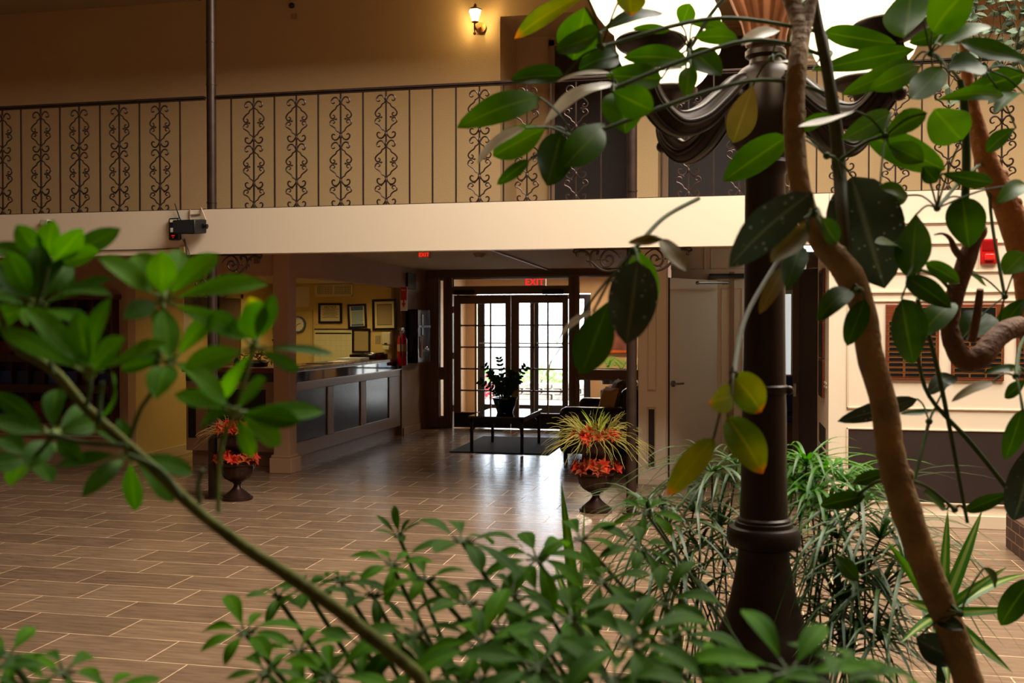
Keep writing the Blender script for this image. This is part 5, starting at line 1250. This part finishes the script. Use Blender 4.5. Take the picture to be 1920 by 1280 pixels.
woody('curled_branch', [(1968, 720, 2.6, 34), (1945, 650, 2.55, 38), (1922, 616, 2.5, 40), (1890, 618, 2.45, 40), (1862, 640, 2.42, 42), (1840, 668, 2.4, 44), (1812, 676, 2.4, 42), (1790, 650, 2.4, 38), (1780, 605, 2.4, 34), (1790, 555, 2.4, 34), (1808, 500, 2.4, 36), (1824, 455, 2.4, 32), (1838, 432, 2.4, 26), (1834, 422, 2.4, 14)], mat('brown_bark', (112, 74, 48), .7, bump=.8, bscale=70, var=.3), TB, knots=5, n=12)
woody('twig', [(1812, 492, 2.4, 16), (1792, 470, 2.38, 14), (1782, 448, 2.36, 9), (1768, 438, 2.34, 5), (1752, 440, 2.33, 3)], mat('brown_bark', (112, 74, 48)), TB)
woody('branch_stub', [(1822, 640, 2.4, 16), (1832, 590, 2.38, 15), (1838, 542, 2.36, 13)], mat('brown_bark', (112, 74, 48)), TB)
for i, pts in enumerate(([(1814, 980, 2.3, 6), (1760, 700, 2.3, 9), (1720, 560, 2.25, 8)], [(1900, 930, 2.35, 9), (1820, 830, 2.3, 9), (1742, 742, 2.3, 8), (1720, 660, 2.2, 7)],
                         [(1808, 400, 2.4, 14), (1812, 300, 2.4, 16), (1808, 200, 2.4, 15), (1800, 150, 2.4, 12)])):
    woody('young_stem', pts, m_stem, TB)
clus = {}
g = random.Random(21)
for (bx, by, tx, ty, w, kd) in LV:
    mx_, my_ = (bx+tx)/2, (by+ty)/2
    h = min(range(len(HB)), key=lambda i: (HB[i][0]-bx)**2+(HB[i][1]-by)**2)
    clus.setdefault(h, []).append((bx, by, tx, ty, w, kd))
hub_obj = {}
for h, leaves in clus.items():
    hx, hy, hd, src, via = HB[h]
    T = TA if src[0] < 1720 and hx < 1735 and h not in (7, 8, 10, 11, 12, 16, 17, 18, 21) else TB
    if h in (12, 18): T = TA
    hp = P(hx, hy, hd); mb = MB()
    pts = [(src[0], src[1], src[2])]
    if via: pts.append((via[0], via[1], (src[2]+hd)/2))
    else: pts.append(((src[0]+hx)/2+g.uniform(-10, 10), (src[1]+hy)/2-12, (src[2]+hd)/2))
    pts.append((hx, hy, hd)); mb.tube(smoothpath([P(*p) for p in pts], 8), .0048 if via else .0042, 7)
    mb.sphere(hp, .008, 8, 6)
    lms = {}
    for (bx, by, tx, ty, w, kd) in leaves:
        dd = hd+g.uniform(-.1, .1); dt = dd+g.uniform(-.09, .06)
        b = P(bx, by, dd); t = P(tx, ty, dt)
        if (bx-hx)**2+(by-hy)**2 > 9: mb.tube(smoothpath([hp, (hp+b)/2+Vector((0, 0, .012)), b], 4), .0023, 5)
        nrm = (CAM-b).normalized()*g.uniform(.7, 1)+Vector((0, 0, 1))*g.uniform(-.1, .8)+RT*g.uniform(-.35, .35)
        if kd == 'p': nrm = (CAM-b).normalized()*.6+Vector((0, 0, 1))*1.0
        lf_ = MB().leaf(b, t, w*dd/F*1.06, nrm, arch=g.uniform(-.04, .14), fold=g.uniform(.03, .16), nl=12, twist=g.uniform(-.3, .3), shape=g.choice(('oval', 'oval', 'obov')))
        nm = {'d': 'leaf', 'm': 'leaf', 'g': 'dusty_leaf', 'p': 'glare_leaf', 'y': 'yellowing_leaf', 'o': 'withered_leaf'}[kd]
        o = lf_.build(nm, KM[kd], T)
        if kd in 'ypog': o['label'] = {'y': 'yellowing leaf', 'p': 'leaf coloured pale with sky glare', 'o': 'olive brown withered leaf', 'g': 'dusty grey green leaf'}[kd]
    so = mb.build('petiole', m_stem if kd != 'y' else m_stemd, T)

# ------------------------------------------------------------------ small-leaved umbrella plant, front left
def cluster(T, hx, hy, hd, tips, dens=None, w=46, m=None, base=14):
    hp = P(hx, hy, hd); mb = MB(); st = MB(); ye = MB(); hasy = False
    for tp in tips:
        tx, ty = tp[0], tp[1]; wd = tp[2] if len(tp) > 2 else w; dt = hd+g.uniform(-.07, .07)
        t = P(tx, ty, dt); b = hp.lerp(t, .14+g.uniform(0, .06))
        st.tube([hp, b], .0022, 5)
        nrm = (CAM-b).normalized()*.8+Vector((0, 0, 1))*g.uniform(.1, 1)+RT*g.uniform(-.3, .3)
        q = MB(); t = hp+(t-hp)*1.1
        q.leaf(b, t, wd*.98*hd/F, nrm, arch=g.uniform(.0, .12), fold=g.uniform(.04, .14), shape='obov', nl=8)
        if len(tp) > 3: q.build('yellowing_leaf', L_smy, T)['label'] = 'leaf with a yellow end'
        else: q.build('leaf', m or (L_sm if g.random() < .7 else L_sm2), T)
    st.sphere(hp, .006, 8, 6); st.build('petiole', m_pale_stem, T)
D0 = 1.15
rt = Vector((.02, 1.3, SZ-.03))
TL = thing('umbrella_plant', rt+Vector((0, 0, .03)), 'small leaved umbrella plant whose long green branch rises across the left side', 'plant')
woody('branch', [(784, 1266, D0, 28), (730, 1220, D0, 28), (684, 1184, D0, 28), (621, 1134, D0, 27), (540, 1078, D0, 26), (465, 1030, D0, 24), (390, 974, D0, 22), (340, 930, D0, 22), (290, 880, D0, 20), (240, 835, D0, 20), (161, 764, D0, 19), (110, 705, D0, 20), (75, 678, D0, 19), (26, 648, D0, 16), (0, 590, D0, 12), (-20, 540, D0, 10)], mat('mottled_green_stem', (92, 98, 44), .75, spec=.15, bump=.4, bscale=60, var=.35, vscale=30), TL, root=rt, n=12, knots=3)
sts = [[(244, 822), (262, 770), (285, 735), (322, 676)], [(410, 960), (409, 890), (420, 820), (440, 775), (477, 650)], [(100, 700), (85, 640), (66, 578)], [(66, 578), (80, 540), (90, 500)], [(161, 764), (168, 730), (168, 702)],
       [(190, 790), (186, 760), (192, 715)], [(240, 835), (160, 830), (100, 815)], [(100, 815), (80, 840), (60, 862)], [(285, 735), (300, 650), (305, 568)], [(340, 930), (300, 880), (240, 852)], [(375, 945), (372, 910), (380, 880)]]
for s_ in sts:
    woody('side_stem', [(x, y, D0-.01, 9) for x, y in s_], m_pale_stem if s_[0][0] == 410 else m_stem, TL, n=8)
cluster(TL, 66, 575, D0, [(-14, 500), (-16, 560), (18, 480), (75, 468), (125, 495), (200, 526), (196, 556), (154, 604), (50, 608, 34), (-10, 600)])
cluster(TL, 90, 500, D0+.06, [(-5, 462), (36, 428), (100, 420), (150, 434), (215, 434), (180, 476), (-20, 510), (130, 540)])
cluster(TL, 305, 562, D0-.05, [(195, 490, 50), (262, 482, 54), (302, 478, 56), (338, 476, 54), (402, 484, 54), (486, 536, 50), (238, 594, 40), (452, 628, 44), (316, 664, 50)])
cluster(TL, 322, 676, D0-.02, [(240, 664), (294, 742, 54), (286, 588, 46), (400, 598, 50), (236, 690, 36), (362, 708, 30)])
cluster(TL, 168, 702, D0-.06, [(14, 622, 52), (60, 586, 54), (146, 596, 60), (204, 570, 44), (300, 650, 56), (230, 640, 50), (140, 640, 60)])
cluster(TL, 186, 798, D0, [(208, 708, 34)])
cluster(TL, 100, 815, D0+.03, [(0, 744, 38), (108, 736, 46), (-10, 788, 40), (176, 794, 40), (56, 872, 50), (150, 862, 36), (160, 760, 30)], m=L_sm2)
cluster(TL, 58, 862, D0+.08, [(4, 824, 44), (92, 902, 40), (24, 908, 44), (110, 838, 40), (-15, 870, 40)], m=L_sm2)
cluster(TL, 244, 850, D0+.02, [(120, 870, 38), (162, 924, 36), (252, 948, 44), (318, 934, 44), (186, 806, 32), (352, 884, 40), (225, 790, 28)], m=L_sm2)
cluster(TL, 477, 650, D0-.03, [(356, 688, 50), (470, 566, 62, 1), (614, 664, 26), (554, 692, 30), (394, 590, 44), (510, 560, 36), (420, 740, 30)])
cluster(TL, 440, 772, D0-.04, [(594, 772, 42), (552, 790, 46), (520, 828, 50), (338, 742, 44), (382, 796, 40), (494, 716, 50), (362, 700, 54), (470, 850, 34)])

# ------------------------------------------------------------------ low umbrella plants along the bottom
def rosette(T, hx, hy, L_px, hd, m, n=8, tiltf=.25, up=.0, root=None):
    hp = P(hx, hy, hd); L_ = L_px*hd/F; mb = MB(); st = MB()
    ax = (Vector((0, 0, 1))+(CAM-hp).normalized()*tiltf+RT*g.uniform(-.3, .3)).normalized(); s1 = ax.orthogonal().normalized(); s2 = ax.cross(s1); a0 = g.uniform(0, 6.28)
    for k in range(n):
        a = a0+2*PI*k/n+g.uniform(-.15, .15); dr = (s1*math.cos(a)+s2*math.sin(a)); lf = L_*g.uniform(.75, 1.15)
        b = hp+dr*lf*.2+ax*.004; t = hp+dr*lf+ax*lf*(up+g.uniform(-.5, .15))
        st.tube([hp, b], .002, 5)
        mb.leaf(b, t, lf*g.uniform(.25, .34), ax+dr*.2, arch=g.uniform(.05, .16), fold=g.uniform(.05, .14), shape='obov', nl=7)
    if root is not None:
        rp = Vector(root)+Vector((g.uniform(-.06, .06), g.uniform(-.05, .05), 0)); mid = rp.lerp(hp, .6); mid.z += .03
        st.tube(smoothpath([rp, mid, hp], 6), [.005]*7+[.004]*6, 6)
    st.build('petiole', m_stem, T); mb.build('leaf_cluster', m, T)
low = [
 (Vector((-.45, 1.35, SZ-.02)), 'small umbrella plant low in the bottom left corner', [(15, 1232, 95, 1.2), (120, 1262, 120, 1.15), (-30, 1270, 110, 1.1), (200, 1300, 90, 1.2)]),
 (Vector((-.15, 1.6, SZ-.02)), 'low umbrella plant at the bottom, left of centre under the long branch', [(462, 1188, 105, 1.4), (575, 1108, 85, 1.6), (640, 1092, 85, 1.6), (560, 1222, 95, 1.4), (700, 1118, 80, 1.6), (680, 1210, 110, 1.35), (620, 1272, 120, 1.25), (748, 1005, 46, 1.8), (500, 1262, 80, 1.3), (735, 1060, 80, 1.6), (790, 1250, 120, 1.3), (520, 1120, 60, 1.6)]),
 (Vector((.2, 1.7, SZ-.02)), 'umbrella plant at the bottom centre in front of the shiny floor', [(800, 1088, 95, 1.5), (867, 1016, 125, 1.5), (880, 1132, 115, 1.4), (1007, 1048, 110, 1.6), (960, 1112, 105, 1.5), (780, 1188, 120, 1.35), (900, 1212, 140, 1.25), (1010, 1250, 150, 1.2), (1070, 1160, 150, 1.3), (1010, 1120, 100, 1.6), (900, 1275, 130, 1.2), (940, 1180, 110, 1.5)]),
 (Vector((.55, 1.75, SZ-.02)), 'umbrella plant at the bottom just left of the lamp post base', [(1090, 1012, 90, 1.8), (1130, 1092, 110, 1.6), (1200, 1030, 95, 1.8), (1212, 962, 70, 2.0), (1240, 1130, 105, 1.6), (1180, 1205, 170, 1.15), (1310, 1262, 160, 1.15), (1150, 1275, 150, 1.1), (1260, 1200, 120, 1.4)]),
 (Vector((.8, 1.5, SZ-.02)), 'umbrella plant whose blurred leaves cross the foot of the lamp post', [(1480, 1262, 170, 1.1), (1610, 1272, 150, 1.1), (1400, 1280, 150, 1.1), (1700, 1300, 120, 1.2), (1560, 1290, 120, 1.0)]),
]
for root, lab, hubs in low:
    T = thing('umbrella_plant', root+Vector((0, 0, .02)), lab, 'plant')
    for i, (hx, hy, lp_, hd) in enumerate(hubs):
        rosette(T, hx, hy, lp_, hd, L_sm2 if i % 3 else L_sm, n=g.randrange(6, 9), tiltf=g.uniform(.15, .6), up=.8 if lp_ < 50 else 0, root=root)

# ------------------------------------------------------------------ umbrella sedge around the lamp
L_sed = leaf_mat('sedge_green', (50, 104, 22), (84, 142, 40), .4, trans=.3, spec=.3); L_sedd = leaf_mat('sedge_grey_green', (36, 66, 22), (66, 96, 44), .4, trans=.2, spec=.35)
def sedge(label, root, hubs, nb, m, sd):
    T = thing('umbrella_sedge', root, label, 'plant'); gg = random.Random(sd); st = MB(); bl = MB()
    for (hx, hy, hd, L_px) in hubs:
        hp = P(hx, hy, hd); rp = Vector(root)+Vector((gg.uniform(-.13, .13), gg.uniform(-.08, .08), -.02)); L0 = 1.3*L_px*hd/F
        st.tube(smoothpath([rp, rp.lerp(hp, .55)+Vector((gg.uniform(-.02, .02), 0, .05)), hp], 6), .0032, 6)
        for k in range(nb):
            a = 2*PI*k/nb+gg.uniform(-.2, .2); el = gg.uniform(.15, .95); L_ = L0*gg.uniform(.65, 1.1); h = Vector((math.cos(a), math.sin(a), 0)); pts = []
            dr = gg.uniform(.45, 1.0)
            sdv = h.cross(Vector((0, 0, 1))); wd = gg.uniform(.005, .0085); n0 = len(bl.v); vs = []; fs = []
            for i in range(9):
                s = i/8; c = hp+h*(L_*s*math.cos(el*(1-.3*s)))+Vector((0, 0, L_*(math.sin(el)*s-dr*s*s)))
                ww = wd*(1-s**3)*(.5+min(.5, s*4)); up_ = Vector((0, 0, 1))*.3*ww
                vs += [c-sdv*ww+up_, c, c+sdv*ww+up_]
                if i: b0 = (i-1)*3; fs += [(b0, b0+1, b0+4, b0+3), (b0+1, b0+2, b0+5, b0+4)]
            bl.add(vs, fs)
            for i in range(9):
                for j in range(3): bl.uv[n0+i*3+j] = (j/2, i/8)
    st.build('stem', mat('dark_sedge_stem', (44, 60, 30), .5), T); bl.build('blades', m, T); return T
def at_soil(px, d): p = P(px, 1200, d); return Vector((p.x, min(3.36, p.y), SZ))
sedge('arching sedge with drooping blades left of the lamp post', at_soil(1330, 3.4), [(1300, 960, 3.6, 200), (1335, 885, 3.65, 180), (1362, 905, 3.7, 170), (1252, 985, 3.55, 190), (1382, 872, 3.75, 160), (1312, 1030, 3.5, 180), (1215, 955, 3.6, 140), (1352, 985, 3.6, 180), (1280, 1080, 3.4, 160), (1365, 1050, 3.6, 140), (1310, 1120, 3.45, 130), (1230, 1060, 3.4, 150)], 24, L_sedd, 31)
sedge('bright green sedge right behind the lamp post', at_soil(1535, 3.4), [(1512, 872, 3.6, 140), (1545, 890, 3.6, 160), (1580, 905, 3.6, 170), (1520, 930, 3.5, 150), (1490, 905, 3.6, 110), (1555, 950, 3.5, 150)], 26, L_sed, 32)
sedge('dense grey green sedge sprawling right of the lamp post base', at_soil(1610, 3.2), [(1610, 960, 3.4, 230), (1570, 1010, 3.4, 210), (1650, 1010, 3.3, 220), (1545, 1060, 3.45, 170), (1610, 1070, 3.3, 210), (1575, 1130, 3.3, 190), (1650, 1110, 3.2, 210), (1560, 1160, 3.4, 150), (1700, 1060, 3.2, 210), (1610, 1180, 3.2, 180), (1650, 1200, 3.1, 170), (1590, 1230, 3.2, 160)], 26, L_sedd, 33)

# ------------------------------------------------------------------ variegated broad blades
def var_mat():
    m = leaf_mat('striped_blade', (58, 112, 32), (84, 136, 44), .35, trans=.3)
    nt = m.node_tree; N = nt.nodes; L = nt.links
    tc = N.new('ShaderNodeTexCoord'); sx = N.new('ShaderNodeSeparateXYZ'); L.new(tc.outputs['UV'], sx.inputs[0])
    cr = N.new('ShaderNodeValToRGB'); e = cr.color_ramp.elements; e[0].position = 0; e[0].color = (*lin((66, 120, 40)), 1); e[1].position = 1; e[1].color = (*lin((60, 112, 36)), 1)
    for p, c in ((.3, (66, 120, 40)), (.36, (168, 186, 96)), (.6, (176, 190, 100)), (.68, (66, 120, 40))):
        x = e.new(p); x.color = (*lin(c), 1)
    L.new(sx.outputs['X'], cr.inputs['Fac'])
    b = N['Principled BSDF']
    L.new(cr.outputs['Color'], b.inputs['Base Color']); return m
L_var = var_mat()
def striped(label, root, blades, hd, bx, by):
    T = thing('striped_plant', root, label, 'plant'); mb = MB(); st = MB(); hp = P(bx, by, hd)
    st.tube([Vector(root)-Vector((0, 0, .02)), hp], .012, 8); st.build('stem', m_stem, T)
    for (tx, ty, w, dd) in blades:
        t = P(tx, ty, hd+dd); L_ = (t-hp).length
        mb = MB(); mb.leaf(hp, t, w*hd/F, (CAM-hp).normalized()+Vector((0, 0, .3))+RT*g.uniform(-.3, .3), arch=g.uniform(.0, .12)*(1 if ty > 1000 else .2), fold=.15, shape='blade', nl=10); mb.build('blade', L_var, T)
striped('plant with upright yellow striped blades at the bottom centre', at_soil(1085, 2.5), [(1052, 902, 24, .1), (1096, 945, 9, .2), (1195, 1094, 16, 0), (1010, 1250, 30, -.2), (945, 1085, 14, .1), (1160, 1240, 24, -.1), (1130, 1180, 30, -.3), (1040, 1060, 16, .2), (985, 1110, 16, -.1)], 2.5, 1085, 1165)
striped('plant with broad yellow striped blades right of the bent trunk', at_soil(1765, 2.7), [(1777, 955, 22, .1), (1842, 955, 26, .1), (1662, 1012, 24, 0), (1698, 1125, 26, -.1), (1905, 1142, 20, 0), (1890, 1062, 18, 0), (1832, 1215, 32, -.2), (1900, 1262, 26, -.2), (1688, 1205, 22, -.2), (1780, 1290, 32, -.3), (1930, 1075, 20, .2)], 2.7, 1765, 1150)

# ------------------------------------------------------------------ ivy trailing high on the right
T = thing('hanging_ivy', PY(1860, 20, 8.0), 'grey green ivy trailing down at the top right corner', 'ivy'); mb = MB(); st = MB(); gi = random.Random(4)
for i in range(46):
    x = PY(gi.uniform(1795, 1990) if i < 38 else gi.uniform(1480, 1530), 50, 8.0).x; zb = PY(1860, gi.uniform(60, 200) if i < 38 else gi.uniform(20, 75), 8.0).z; y = gi.uniform(7.9, 8.3); zt_ = 5.0
    pts = [Vector((x+.05*math.sin(k*1.3+i), y+.04*math.cos(k+i), zt_+(zb-zt_)*k/14)) for k in range(15)]; st.tube(pts, .003, 4)
    for k in range(2, 15):
        for q in range(2):
            a = gi.uniform(0, 6.28); d_ = Vector((math.cos(a), math.sin(a)*.6-.4, gi.uniform(-.7, .1))).normalized(); mb.leaf(pts[k], pts[k]+d_*gi.uniform(.06, .095), .055, (gi.uniform(-.5, .5), -1, gi.uniform(0, 1.2)), nl=4, shape='point')
st.build('vine', m_stemd, T); mb.build('foliage', leaf_mat('ivy_grey_green', (70, 88, 66), (120, 134, 112), .4), T)
# ------------------------------------------------------------------ light
def area(name, loc, size, sy, energy, col, look, spread=None):
    l = bpy.data.lights.new(name, 'AREA'); l.shape = 'RECTANGLE'; l.size = size; l.size_y = sy; l.energy = energy; l.color = col
    if spread: l.spread = spread
    o = bpy.data.objects.new(name, l); COL.objects.link(o); o.location = loc
    o.rotation_euler = (Vector(look)-Vector(loc)).to_track_quat('-Z', 'Y').to_euler(); return o
area('skylight_daylight', (1.95, 5.8, 6.46), 6.6, 4.4, 1150, (1.0, .93, .81), (1.95, 5.8, 0))
pt = area('entrance_portal', (-3.2, YO+.12, 1.05), 2.6, 2.1, 1, (1, 1, 1), (-3.2, 10, 1.05)); pt.data.cycles.is_portal = True
area('vestibule_ceiling_lamp', (-2.2, 16.3, 2.36), .5, .5, 55, (1, .8, .56), (-2.2, 16.3, 0))
w = bpy.data.worlds.new('world'); S.world = w; w.use_nodes = True
bg = w.node_tree.nodes['Background']; bg.inputs['Color'].default_value = (.8, .9, 1.0, 1); bg.inputs['Strength'].default_value = 9.0
